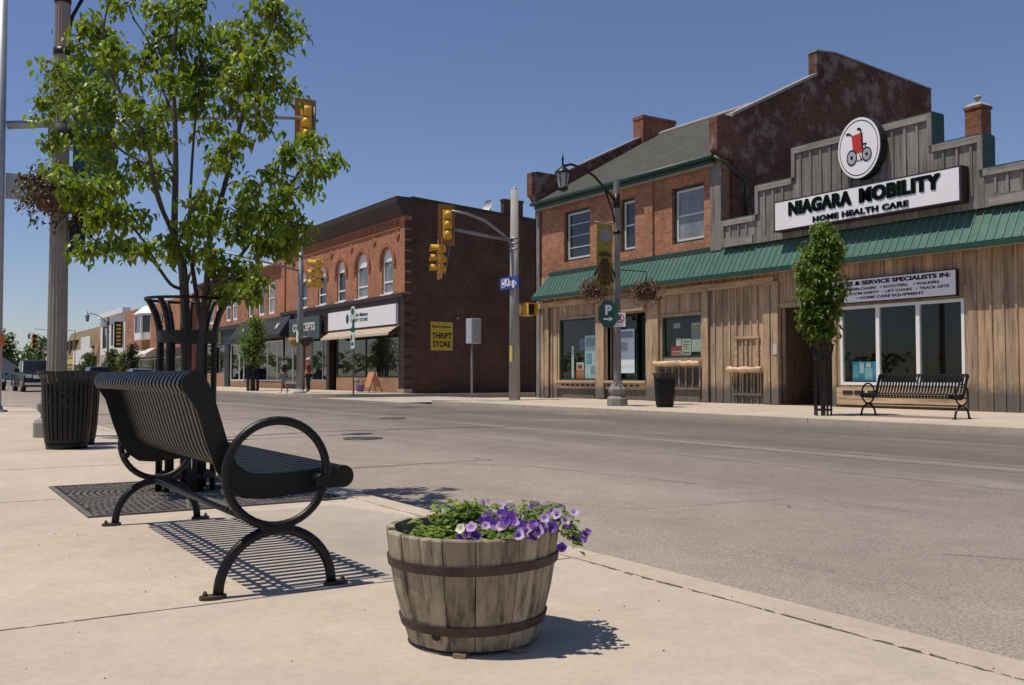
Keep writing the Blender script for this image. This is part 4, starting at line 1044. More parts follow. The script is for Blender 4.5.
mb.build('lettering', M_YEL, S)
b4 = thing('mansard_building', 'tan building with brown sloping mansard roof far down the street', 'building', (-144, WY, 0))
MB().box(-160, -128.2, WY, WY+14, -.3, 3.4).build('wall', plain('tan_stucco', (.46, .34, .2), .8), b4)
mb = MB(); a = [(-160, WY-.4), (-128.2, WY-.4), (-128.2, WY+14), (-160, WY+14)]; mb.prism(a, lambda p: (p[0], p[1], 3.41), lambda p: (-144+(p[0]+144)*.9, WY+7+(p[1]-WY-7)*.84, 7.3)); mb.build('mansard_roof', plain('tan_shingle', (.24, .165, .085), .9, 0, .2, 2), b4)
mb = MB()
for u in (-157, -153, -149): mb.box(u, u+1.6, WY-.25, WY+.9, 4, 6)
mb.build('dormer_window', plain('brown_trim', (.09, .06, .035), .8), b4)
MB().box(-159.5, -146.2, WY-.45, WY-.41, 2.6, 3.3).build('fascia', plain('yellow_fascia', (.6, .45, .1), .6), b4)
MB().box(-146, -130, WY-.6, WY-.42, -.1, 4.4).build('white_shopfront', plain('white_stucco', (.66, .65, .63), .8, 0, .08), b4); MB().box(-139, -131.5, WY-.6, WY-.42, 4.402, 6.0).build('white_parapet', plain('white_stucco', (.66, .65, .63), .8, 0, .08), b4); MB().box(-145, -131, WY-.64, WY-.601, .4, 2.4).build('shop_glass', M_PANE_DARK, b4)
b5 = block('pale_shop', 'pale low shop beyond the mansard building', -182, -162, 4.2, plain('pink_stucco', (.6, .5, .47), .8), [])
h = thing('house', 'low grey house with dark gable roof at the far end of the street', 'house', (-240, 21, 0))
MB().prismx([(12.5, -.3), (12.5, 3.2), (16.5, 5.9), (20.5, 3.2), (20.5, -.3)], -252, -232).build('wall', plain('grey_siding', (.3, .3, .31), .8), h)
MB().prismx([(11.9, 2.95), (16.5, 6.1), (21.1, 2.95), (21.1, 3.2), (16.5, 6.4), (11.9, 3.2)], -253, -231).build('roof', plain('dark_shingle', (.05, .05, .055), .9), h)

# ------------------------------------------------------------------ poles, signals, lamps
M_SIGPOLE = plain('grey_signal_pole', (.30, .32, .34), .5, .4, .12)
M_LENS = plain('dark_lens', (.02, .018, .016), .25)
M_BACKP = plain('brown_backplate', (.30, .135, .035), .55, 0, .15)
def signal_head(parent, c, face, backplate=True, s=1.0):
    """three-section traffic signal; face = heading (radians) that the lenses look along"""
    M = Matrix.Translation(Vector(c)) @ Matrix.Rotation(face, 4, 'Z') @ Matrix.Scale(s, 4)
    T_ = lambda mb: setattr(mb, 'v', [tuple(M @ Vector(v)) for v in mb.v]) or mb
    mb = MB()
    for k in (-1, 0, 1):
        z = k*.33
        mb.bbox(-.10, .08, -.155, .155, z-.155, z+.155, .03)
        mb.lathe([(.0, 0), (.09, .0), (.13, .07), (.135, .1)], 14); n = 14*4
        for i in range(len(mb.v)-n, len(mb.v)): x, y, zz = mb.v[i]; mb.v[i] = (-.1-.1+zz, x, y+z)
        # visor: open-bottomed half tube
        vs = []; m = 12
        for xx in (.08, .33):
            for j in range(m+1):
                a = -PI*.15+PI*1.3*j/m; rr = .145
                vs.append((xx if True else 0, rr*math.cos(a), z+rr*math.sin(a)))
        mb.add(vs, [(j, j+1, m+1+j+1, m+1+j) for j in range(m)], True)
    ho = T_(mb).build('signal_head', M_YEL, parent, recalc=False)
    mb = MB()
    for k in (-1, 0, 1): mb.lathe([(0, .005), (.125, .004), (.13, 0)], 16); n = 16*3; [mb.v.__setitem__(i, (.085+mb.v[i][2], mb.v[i][0], mb.v[i][1]+k*.33)) for i in range(len(mb.v)-n, len(mb.v))]
    T_(mb).build('lens', M_LENS, ho)
    if backplate:
        mb = MB(); mb.wall(-.31, .31, -.68, .68, [(-.16, .16, -.5, .5)], .0, .012, 'y'); T_(mb).build('backplate', M_BACKP, ho)
    return ho
W_ = PI                                                        # looking along -X
# (a) near corner pole with the long arm over the road
P = thing('traffic_signal', 'tall grey signal pole at the near street corner with long curved mast arm', 'traffic signal', (-25.5, 1.9, 0))
MB().tube([(-25.5, 1.82, 0), (-25.5, 1.82, 11.4)], [.125, .095], 12).build('pole', M_SIGPOLE, P)
MB().lathe([(.26, 0), (.26, .04), (.16, .06), (.15, .14)], 12, (-25.5, 1.82, 0), close=True).build('base', M_SIGPOLE, P)
mb = MB(); mb.tube([(-25.5, 1.95, 6.85), (-25.5, 3.3, 7.1)], [.10, .10], 10); mb.tube([(-25.5, 3.3, 7.12), (-25.5, 5.2, 7.46), (-25.5, 7.0, 7.78), (-25.5, 8.4, 8.0), (-25.5, 9.3, 8.1), (-25.5, 9.75, 8.09)], [.075, .07, .06, .055, .05, .05], 10)
mb.build('mast_arm', M_GALV, P)
signal_head(P, (-25.55, 9.4, 8.0), W_)
mb = MB(); mb.tube([(-25.5, 9.6, 8.1), (-25.45, 9.62, 8.45), (-25.45, 9.62, 7.4)], .025, 6); mb.build('hanger', M_GALV, P)
mb = MB(); mb.box(-25.62, -25.58, 1.95, 3.9, 5.1, 5.72); mb.build('sign_panel', plain('bare_aluminium', (.33, .34, .36), .5, .3, .06), P)
mb = MB(); mb.bbox(-25.6, -25.4, 1.80, 1.99, 1.55, 1.84, .05); mb.build('crossing_signal', plain('signal_orange', (.5, .10, .03), .5), P)
# (b) pole by the shop corner
px, py = -27.7, 17.8
P = thing('traffic_signal', 'thick concrete signal pole beside the green awning carrying yellow heads and a blue street sign', 'traffic signal', (px, py, .02))
MB().tube([(px, py, .02), (px, py, 7.35)], [.20, .13], 14).build('pole', M_CONCPOLE, P)
MB().tube([(px, py, 7.34), (px, py, 7.42)], [.12, .06], 10).build('cap', M_GALV, P)
mb = MB(); mb.tube([(px, py, 5.55), (px, 15.35, 5.75)], [.06, .05], 8); mb.tube([(px, py, 5.35), (px, 17.3, 5.75), (px, 16.6, 6.15), (px, 15.9, 6.33), (px, 15.3, 6.36)], .045, 8)
for z in (5.25, 5.45, 5.62): mb.tube([(px, py, z-.03), (px, py, z+.03)], .185, 12)
mb.build('mast_arm', M_GALV, P)
signal_head(P, (px, 15.12, 5.88), W_)
signal_head(P, (px-.15, 14.95, 4.75), -PI/2-.25, True)
mb = MB(); mb.tube([(px, 15.3, 5.5), (px-.1, 15.1, 4.2)], .02, 6); mb.build('hanger', M_GALV, P)
mb = MB()
mb.bbox(px-.15, px+.2, 18.1, 18.5, 2.95, 3.4, .03); mb.box(px+.2, px+.42, 18.1, 18.12, 2.97, 3.38); mb.box(px+.2, px+.42, 18.48, 18.5, 2.97, 3.38); mb.box(px+.2, px+.42, 18.12, 18.48, 3.36, 3.38)
ps = mb.build('crossing_signal', M_YEL, P); MB().box(px+.19, px+.215, 18.13, 18.47, 2.98, 3.35).build('lens', M_LENS, ps)
mb = MB(); mb.tube([(px, py, 3.0), (px, 18.3, 3.0)], .03, 6); mb.tube([(px, py, 3.36), (px, 18.3, 3.36)], .03, 6); mb.build('bracket', M_GALV, P)
mb = MB(); mb.box(px+.02, px+.2, py-.22, py-.2, 1.35, 1.9); mb.build('sticker', plain('yellow_sticker', (.5, .42, .08), .6, 0, .5, 30), P)
S = thing('street_sign', 'blue King street name blade on the concrete signal pole', 'street sign', (px, py-.22, 3.7))
MB().bbox(px-.56, px+.62, py-.245, py-.215, 3.86, 4.28, .008).build('sign_plate', plain('street_blue', (.015, .06, .33), .4, 0, .05), S)
text('King', .37, M_SIGNWHITE, S, (px+.06, py-.248, 4.08), bold=.010, sx=.95); text('St', .14, M_SIGNWHITE, S, (px+.45, py-.248, 4.03), bold=.003)
mb = MB(); mb.wall(px-.45, px-.27, 3.93, 4.21, [(px-.43, px-.29, 3.95, 4.19)], py-.249, py-.246); mb.box(px-.42, px-.30, py-.249, py-.246, 4.02, 4.12); mb.build('crest', M_SIGNWHITE, S)
# (c) pole at the thrift store corner
px, py = -44.8, 16.3
P = thing('traffic_signal', 'grey signal pole before the thrift store row with a yellow head on a short bracket', 'traffic signal', (px, py, .02))
MB().tube([(px, py, .02), (px, py, 8.6)], [.18, .11], 12).build('pole', M_GALV, P)
MB().lathe([(.34, 0), (.34, .06), (.22, .09), (.2, .2)], 12, (px, py, .02), close=True).build('base', M_CONCPOLE, P)
mb = MB(); mb.tube([(px, py, 6.0), (px, py-1.6, 6.3), (px, py-4.2, 6.75)], [.06, .05, .04], 8); mb.tube([(px, py, 5.25), (px+1.15, py+.3, 5.75)], .05, 8); mb.build('mast_arm', M_GALV, P)
signal_head(P, (px+1.35, py+.35, 5.75), -PI/2-.25, False, 1.45)
signal_head(P, (px, py-4.3, 6.3), W_, False, 1.1)
MB().box(px+.12, px+.42, py-.24, py-.22, 2.5, 3.05).build('sign_plate', M_SIGNWHITE, P)
for sgn, lab, colr in ((-1, 'ochre half round hanging basket left of the grey signal pole', (.42, .24, .05)), (1, 'dark half round hanging basket right of the grey signal pole', (.05, .035, .02))):
    k = thing('hanging_basket', lab, 'hanging basket', (px+.2+sgn*.65, py, 2.55))
    mb = MB(); mb.lathe([(.02, -.42), (.16, -.38), (.3, -.2), (.36, .02), (.33, .03), (.0, .0)], 16, (px+.2+sgn*.7, py-.05, 2.7)); mb.build('basket', plain('basket_%d' % sgn, colr, .8), k)
    MB().tube([(px+sgn*.1, py, 3.05), (px+.2+sgn*.7, py-.05, 3.05), (px+.2+sgn*.7, py-.05, 2.72)], .018, 5).build('bracket', M_BLACK, k)
# (d) far signal head down the street
P = thing('traffic_signal', 'distant yellow signal head hanging over the far end of the street', 'traffic signal', (-118, 12, -.1))
MB().tube([(-118, 16.3, -.1), (-118, 16.3, 6.0), (-118, 12.1, 6.1)], .05, 8).build('pole', M_SIGPOLE, P)
signal_head(P, (-118, 12.1, 4.7), 0, False, 1.7)

# decorative lamps -------------------------------------------------------------
M_LGLASS = pane('lamp_glass', (.30, .32, .33), .15)
def lamp(x, y, dirn, label, h=6.55, zb=.02, octo=True, shaft=(.115, .085), group=None):
    """street lamp with stone-grey shaft, moulded base and a swan arm along Y carrying a lantern"""
    L = thing('street_lamp', label, 'street lamp', (x, y, zb), group)
    MB().lathe([(.30, 0), (.30, .2), (.27, .24), (.2, .27), (.2, .32), (.25, .38), (.26, .46), (.2, .55), (.16, .62), (.135, .70)], 8 if octo else 20, (x, y, zb), smooth=not octo, close=True, a0=PI/8).build('base', M_LAMPPOST, L)
    n = 16
    mb = MB(); prof = [(shaft[0], .70), (shaft[0]*.97, 1.2), (shaft[1], h)]
    vs = []
    for r, z in prof:
        for j in range(n*2): rr = r*(1.0 if j % 2 else .90); vs.append((x+rr*math.cos(PI*j/n), y+rr*math.sin(PI*j/n), zb+z))
    m = n*2
    mb.add(vs, [(i*m+j, i*m+(j+1) % m, (i+1)*m+(j+1) % m, (i+1)*m+j) for i in range(2) for j in range(m)] + [tuple(range(2*m, 3*m))])
    mb.build('shaft', M_LAMPPOST, L)
    d = dirn
    mb = MB(); pts = [(x, y+d*.05, zb+h-.55), (x, y+d*.35, zb+h-.28), (x, y+d*.8, zb+h+.08), (x, y+d*1.25, zb+h+.26), (x, y+d*1.6, zb+h+.31), (x, y+d*1.85, zb+h+.23)]
    mb.tube(pts, .035, 8); mb.tube([(x, y+d*.03, zb+h-1.4), (x, y+d*.13, zb+h-.9), (x, y+d*.4, zb+h-.3)], .025, 8)
    mb.tube([(x, y, zb+h-.75), (x, y, zb+h-.35)], shaft[1]*1.12, 12); mb.tube([(x, y, zb+h-1.5), (x, y, zb+h-1.4)], shaft[1]*1.16, 12)
    mb.build('arm', M_BLACK, L)
    lx, ly, lz = x, y+d*1.87, zb+h+.15
    mb = MB(); mb.lathe([(.03, .12), (.05, .06), (.10, .03), (.21, -.08), (.23, -.12), (.205, -.13)], 12, (lx, ly, lz), close=True); mb.lathe([(.035, .12), (.02, .2), (.035, .26), (.008, .42)], 8, (lx, ly, lz), close=True)
    for j in range(6):
        a = 2*PI*j/6; mb.tube([(lx+.2*math.cos(a), ly+.2*math.sin(a), lz-.12), (lx+.13*math.cos(a), ly+.13*math.sin(a), lz-.52)], .012, 5)
    mb.lathe([(.14, -.52), (.145, -.55), (.1, -.6), (.03, -.63)], 12, (lx, ly, lz), close=True)
    la = mb.build('lantern', M_BLACK, L)
    MB().lathe([(.19, -.13), (.12, -.52)], 12, (lx, ly, lz)).build('lantern_glass', M_LGLASS, la)
    return L
LF = (-20.95, 16.9)
lamp(*LF, -1, 'grey street lamp with black lantern in front of the green awning', h=6.33)
LN = (-14.7, 1.80)
lamp(*LN, 1, 'thick fluted street lamp behind the slatted litter bin', h=6.9, shaft=(.135, .10), zb=0)
# farther lamps along the far kerb
for x, y, lab in ((-99, 16.6, 'street lamp with swan arm before the bay window building'), (-150, 16.6, 'small distant street lamp near the mansard building')):
    lamp(x, y, -1, lab, h=6.55, shaft=(.115, .09), group=None)
def banner(x, y, d, z0, z1, label, mats, dark=False):
    b = thing('banner', label, 'banner', (x, y+d*.4, z0))
    mb = MB(); mb.tube([(x, y+d*.1, z1+.03), (x, y+d*.78, z1+.03)], .014, 6); mb.tube([(x, y+d*.1, z0-.03), (x, y+d*.78, z0-.03)], .014, 6); mb.build('rod', M_GALV, b)
    mb = MB(); n = 10; w0, w1 = y+d*.16, y+d*.72
    vs = []
    for i in range(n+1):
        z = z0+(z1-z0)*i/n; o_ = .015*math.sin(i*.9)
        vs += [(x+o_, w0, z), (x+o_, w1, z), (x+o_+.006, w1, z), (x+o_+.006, w0, z)]
    fs = []
    for i in range(n):
        for j in range(4): fs.append((4*i+j, 4*i+(j+1) % 4, 4*i+4+(j+1) % 4, 4*i+4+j))
    mb.add(vs, fs+[(0, 1, 2, 3), (4*n, 4*n+3, 4*n+2, 4*n+1)])
    mb.build('cloth', mats[0], b)
    return b
bn = banner(*LF, -1, 3.28, 5.12, 'yellow banner with dark rays hanging from the street lamp', [plain('banner_yellow', (.30, .23, .035), .8, 0, .15)])
x, y = LF; cy_ = y-.44
mb = MB()
for k in range(7):
    a = -PI/2+(k-3)*.27; ca, sa = math.cos(a), math.sin(a)
    mb.prism([(-.012, .1), (.012, .1), (.045, .85), (-.045, .85)], lambda p: (x+.028, cy_+p[1]*ca*.62-p[0]*sa, 4.22+p[1]*sa+p[0]*ca), lambda p: (x+.034, cy_+p[1]*ca*.62-p[0]*sa, 4.22+p[1]*sa+p[0]*ca))
mb.prismx([(cy_+.24*math.cos(2*PI*i/18), 4.2+.13*math.sin(2*PI*i/18)) for i in range(10)], x+.026, x+.034)
mb.build('rays', plain('banner_brown', (.07, .04, .015), .8), bn)
mb = MB(); mb.prismx([(cy_+.2*math.cos(2*PI*i/20), 4.78+.2*math.sin(2*PI*i/20)) for i in range(20)], x+.026, x+.032); mb.build('emblem', plain('banner_grey', (.25, .25, .27), .8), bn)
mb = MB()
for z in (3.75, 3.6, 3.45): mb.box(x+.026, x+.032, cy_-.16, cy_+.16, z-.03, z+.03)
mb.build('lettering', plain('banner_brown', (.07, .04, .015), .8), bn)
t = NT('teal_cloth'); t.b.inputs['Base Color'].default_value = (.06, .17, .165, 1); t.b.inputs['Roughness'].default_value = .8
tl = t.new('ShaderNodeBsdfTranslucent'); tl.inputs[0].default_value = (.08, .24, .23, 1); mx = t.new('ShaderNodeMixShader'); mx.inputs[0].default_value = .5
t.link(t.b.outputs[0], mx.inputs[1]); t.link(tl.outputs[0], mx.inputs[2]); t.link(mx.outputs[0], t.n['Material Output'].inputs['Surface'])
banner(LN[0], LN[1], 1, 3.72, 5.4, 'teal banner on the near street lamp half hidden by tree leaves', [t.m])

# P sign and no-parking plate on the far lamp
x, y = LF
S = thing('parking_sign', 'round green parking sign with white letter and arrow on the lamp post', 'sign', (x+.1, y-.42, 2.35))
C0 = Vector((x+.06, y-.36, 2.58)); ax = Vector((.62, .78, 0)); nrm = Vector((.78, -.62, 0))
def onplate(mb, pts, d0, d1): return mb.prism(pts, lambda p: C0+ax*p[0]+Vector((0, 0, p[1]))+nrm*d0, lambda p: C0+ax*p[0]+Vector((0, 0, p[1]))+nrm*d1)
mb = MB(); onplate(mb, [(.30*math.cos(PI/8+PI/4*i)*1.0, .41*math.sin(PI/8+PI/4*i)) for i in range(8)], 0, .02); mb.build('sign_plate', plain('parking_green', (.012, .075, .045), .4), S)
mb = MB()
onplate(mb, [(-.14, -.16), (.02, -.16), (.02, -.21), (.14, -.14), (.02, -.07), (.02, -.12), (-.14, -.12)], .021, .026); mb.build('arrow', M_SIGNWHITE, S)
text('P', .36, M_SIGNWHITE, S, tuple(C0+nrm*.023+Vector((0, 0, .1))), rot=(PI/2, 0, math.atan2(ax.y, ax.x)), bold=.016)
MB().tube([tuple(C0-nrm*.02+ax*.1), (x, y, 2.7)], .02, 6).build('bracket', M_GALV, S)
S = thing('no_parking_sign', 'small white no parking plate with red ring on the lamp post', 'sign', (x+.2, y-.15, 2.3))
C0 = Vector((x+.22, y-.08, 2.42))
mb = MB(); onplate(mb, [(-.16, -.2), (.16, -.2), (.16, .2), (-.16, .2)], 0, .012); mb.build('sign_plate', M_SIGNWHITE, S)
mb = MB()
for i in range(24):
    a, b = 2*PI*i/24, 2*PI*(i+1)/24; onplate(mb, [(.13*math.cos(a), .04+.13*math.sin(a)), (.13*math.cos(b), .04+.13*math.sin(b)), (.1*math.cos(b), .04+.1*math.sin(b)), (.1*math.cos(a), .04+.1*math.sin(a))], .013, .016)
onplate(mb, [(-.09, .11), (-.07, .13), (.09, -.03), (.07, -.05)], .0165, .019); mb.build('red_ring', plain('sign_red', (.5, .02, .03), .5), S)
text('P', .17, M_INK, S, tuple(C0+nrm*.014+Vector((0, 0, .04))), rot=(PI/2, 0, math.atan2(ax.y, ax.x)), bold=.006, depth=.001)

# box on a thin post, parking sign post, sandwich board
S = thing('control_box', 'grey control box on a thin post before the dark side wall', 'control box', (-33, 19.2, 0))
MB().tube([(-33.05, 19.2, -.1), (-33.05, 19.2, 2.6)], .045, 8).build('post', M_GALV, S)
bx_ = MB().bbox(-33.1, -32.65, 18.95, 19.4, 2.15, 3.15, .02).build('cabinet', plain('cabinet_grey', (.38, .40, .42), .5, .1, .06), S)
MB().box(-32.648, -32.63, 19.0, 19.35, 2.2, 3.1).build('door', plain('cabinet_grey_door', (.34, .36, .38), .5), bx_)
S = thing('sign_post', 'thin sign post with two pale green parking plates at the thrift store corner', 'sign', (-39.0, 16.6, .02))
sx_, sy_ = -38.9, 16.6
MB().tube([(sx_, sy_, .0), (sx_, sy_, 3.6)], .035, 6).build('post', plain('dark_post', (.06, .06, .055), .6), S)
mb = MB(); mb.bbox(sx_-.22, sx_+.22, sy_-.06, sy_-.04, 2.05, 2.75, .008); mb.build('sign_plate', plain('pale_green_plate', (.5, .6, .55), .5), S)
mb = MB(); mb.box(sx_-.14, sx_+.14, sy_-.068, sy_-.061, 2.2, 2.32); mb.box(sx_-.16, sx_-.04, sy_-.068, sy_-.061, 2.42, 2.65); mb.build('plate_print', M_INKG, S)
mb = MB(); mb.prismy([(sx_+.26*math.cos(2*PI*i/16), 3.62+.3*math.sin(2*PI*i/16)) for i in range(16)], sy_-.06, sy_-.04); mb.build('sign_plate', plain('pale_green_plate', (.5, .6, .55), .5), S)
mb = MB(); mb.prismy([(sx_+.16*math.cos(2*PI*i/12), 3.68+.14*math.sin(2*PI*i/12)) for i in range(12)], sy_-.068, sy_-.061); mb.build('plate_print', M_INKG, S)
mb = MB(); mb.prismy([(sx_-.5, 2.85), (sx_-.1, 3.0), (sx_, 3.3), (sx_+.1, 3.0), (sx_+.5, 2.9), (sx_+.12, 2.8), (sx_, 2.76), (sx_-.12, 2.8)], sy_-.055, sy_-.042); mb.build('sign_plate', M_INKG, S)
S = thing('sandwich_board', 'orange wooden sandwich board outside the thrift store window', 'sandwich board', (-44.2, 19.9, .04))
ax0 = -43.8; ya = 19.7
for d in (-1, 1):
    mb = MB(); mb.prism([(ax0-.34, ya+d*.28, .3), (ax0+.34, ya+d*.28, .3), (ax0+.3, ya+d*.05, 1.05), (ax0-.3, ya+d*.05, 1.05)], lambda p: p, lambda p: (p[0], p[1]+.03, p[2])); mb.build('board', plain('orange_ply', (.50, .22, .10), .6, 0, .15), S)
    for e in (-1, 1): MB().tube([(ax0+e*.36, ya+d*.36+.012, .045), (ax0+e*.31, ya+d*.05+.012, 1.04)], .03, 5).build('leg', plain('ply_leg', (.3, .16, .08), .7), S)
S = thing('flower_pot', 'small pot of white and violet flowers beside the sandwich board', 'flower pot', (-45.4, 19.9, .04))
MB().lathe([(.16, 0), (.22, .3), (.24, .34), (.2, .34)], 14, (-45.5, 19.8, .045), close=True).build('pot', plain('violet_pot', (.14, .09, .25), .6), S)
mb = MB(); rr = random.Random(3)
for k in range(40):
    c = Vector((-45.5+rr.uniform(-.25, .25), 19.8+rr.uniform(-.25, .25), .42+rr.uniform(0, .3))); s = .07
    u, v = Vector((rr.uniform(-1, 1), rr.uniform(-1, 1), rr.uniform(-1, 1))).normalized()*s, Vector((rr.uniform(-1, 1), rr.uniform(-1, 1), rr.uniform(-1, 1))).normalized()*s
    mb.quad(c-u-v, c+u-v, c+u+v, c-u+v)
mb.build('flowers', leafmat('pot_flowers', [(.6, .55, .5), (.4, .25, .15), (.1, .16, .05), (.35, .3, .4)], .6, .2), S)
# utility pole and wires far left
P = thing('utility_pole', 'distant wooden utility pole at the left of the street', 'utility pole', (-170, 1.0, -.1))
MB().tube([(-170, 1.5, -.1), (-170, 1.5, 9)], [.16, .11], 8).build('pole', M_BARK, P); MB().box(-170.06, -169.94, .3, 2.7, 8.2, 8.35).build('crossarm', M_BARK, P)
P = thing('utility_pole', 'thin dark pole rising behind the mansard building', 'utility pole', (-150, 24, 0)); MB().tube([(-152, 35, 0), (-152, 35, 11.2)], .2, 8).build('pole', M_BARK, P)

# ------------------------------------------------------------------ benches
def path_offset(path, d):
    """2D polyline offset to its left by d"""
    out = []
    for i, p in enumerate(path):
        a = Vector(path[max(i-1, 0)]); b = Vector(path[min(i+1, len(path)-1)]); t_ = (b-a).normalized()
        out.append((p[0]-t_.y*d, p[1]+t_.x*d))
    return out
def smooth_path(pts, n=5):
    out = []
    P = [pts[0]]+list(pts)+[pts[-1]]
    for i in range(1, len(P)-2):
        for k in range(n):
            t_ = k/n; a, b, c, d = P[i-1], P[i], P[i+1], P[i+2]
            out.append(tuple(.5*((2*b[j])+(-a[j]+c[j])*t_+(2*a[j]-5*b[j]+4*c[j]-d[j])*t_**2+(-a[j]+3*b[j]-3*c[j]+d[j])*t_**3) for j in (0, 1)))
    return out+[pts[-1]]
def make_bench(label, loc):
    """slatted steel bench with ring arms; local x along the seat, +y the way it faces"""
    b = thing('park_bench', label, 'bench', loc)
    X, Y, Z = loc
    L = .985                                                    # half length between end plates
    prof_back = smooth_path([(-.385, .785), (-.405, .815), (-.395, .85), (-.36, .868), (-.325, .855), (-.30, .82), (-.255, .73), (-.19, .58), (-.145, .50), (-.09, .462)], 4)
    prof_seat = smooth_path([(-.09, .462), (-.03, .455), (.10, .458), (.22, .468), (.28, .474), (.325, .465), (.345, .43), (.33, .395), (.295, .385), (.27, .395)], 4)
    lean = lambda P_: [(p[0]+.05*max(0, min(1, (p[1]-.47)/.38)), p[1]) for p in P_]
    prof_back = lean(prof_back)
    n = 28
    for nm, prof in (('backrest', prof_back), ('seat', prof_seat)):
        mb = MB()
        o1 = path_offset(prof, .004); o0 = path_offset(prof, -.004)
        for k in range(n):
            x = -L+.045+(2*L-.09)*k/(n-1)
            xa, xb = X+x-.0205, X+x+.0205; m = len(prof)
            vs = [(xx, Y+p[0], Z+p[1]) for xx in (xa, xb) for p in o1] + [(xx, Y+p[0], Z+p[1]) for xx in (xa, xb) for p in o0]
            fs = []
            for i in range(m-1):
                fs += [(i, i+1, m+i+1, m+i), (2*m+i, 3*m+i, 3*m+i+1, 2*m+i+1), (i, 2*m+i, 2*m+i+1, i+1), (m+i, m+i+1, 3*m+i+1, 3*m+i)]
            fs += [(0, m, 3*m, 2*m), (m-1, 3*m-1, 4*m-1, 2*m-1)]
            mb.add(vs, fs)
        so = mb.build(nm, M_BLACK, b)
        rod = MB()
        for (yy, zz) in ((-.313, .825),) if nm == 'backrest' else ((.305, .425),):
            rod.tube([(X-L, Y+yy, Z+zz), (X+L, Y+yy, Z+zz)], .012, 8)
        rod.build('slat_rod', M_BLACK, so)
    plate = [(-.36, .866), (-.325, .853), (-.30, .82), (-.255, .73), (-.19, .58), (-.145, .50), (-.10, .470), (-.04, .458), (.10, .460), (.28, .475), (.30, .39), (.15, .372), (-.04, .358), (-.12, .366), (-.18, .41), (-.225, .48), (-.275, .58), (-.335, .72), (-.40, .80), (-.398, .84)]
    plate = lean(plate)
    for sgn in (-1, 1):
        mb = MB(); x0 = X+sgn*L
        mb.prismx([(Y+p[0], Z+p[1]) for p in plate], x0-.006, x0+.006)
        mb.tube([(x0-.0075, Y-.311, Z+.822), (x0+.0075, Y-.311, Z+.822)], .047, 20); mb.tube([(x0-.008, Y+.305, Z+.43), (x0+.008, Y+.305, Z+.43)], .047, 20)
        ep = mb.build('end_plate', M_BLACK, b)
        mb = MB(); xr = X+sgn*(L+.07); N = 40
        ring = [(xr, Y+.205*math.cos(2*PI*i/N), Z+.465+.208*math.sin(2*PI*i/N)) for i in range(N+1)]
        mb.tube(ring, .0175, 10, caps=False); mb.build('arm_ring', M_BLACK, b)
        mb = MB(); a_ = [(xr, Y+.228*math.cos(PI*i/24), Z+.014+.228*math.sin(PI*i/24)) for i in range(25)]
        mb.tube(a_, [.021]*25, 10)
        mb.bbox(xr-.02, xr+.02, Y-.07, Y+.07, Z+.225, Z+.268, .01)
        lg = mb.build('leg_arch', M_BLACK, b)
        for e in (-1, 1):
            mb = MB(); yy = Y+e*.228+e*.02
            mb.prismz([(xr+.032*math.cos(2*PI*i/20), yy+.052*math.sin(2*PI*i/20)) for i in range(20)], Z+.0006, Z+.014)
            mb.build('foot_pad', plain('weathered_foot', (.05, .04, .032), .7, 0, .4, 30), b)
            MB().lathe([(.010, .014), (.010, .022), (.006, .032), (.0, .033)], 6, (xr, yy+e*.03, Z)).build('anchor_bolt', plain('rusty_bolt', (.07, .035, .022), .8), b)
        for yy, zz in ((-.185, .40), (.19, .425)):
            MB().tube([(X+sgn*(L-.01), Y+yy, Z+zz), (xr+sgn*.024, Y+yy, Z+zz)], .026 if yy > 0 else .016, 12).build('arm_bolt', M_BLACK, b)
    MB().tube([(X-L-.045, Y-.02, Z+.245), (X+L+.045, Y-.02, Z+.245)], .014, 8).build('stretcher', M_BLACK, b)
    return b
bench = make_bench('black slatted steel bench with round arms standing beside the flower barrel', (-4.75, 1.255, 0))
dup(bench, (-11.82, 17.15, .022), PI, 'small black slatted bench under the three-pane shop window across the road')
b_ = bench

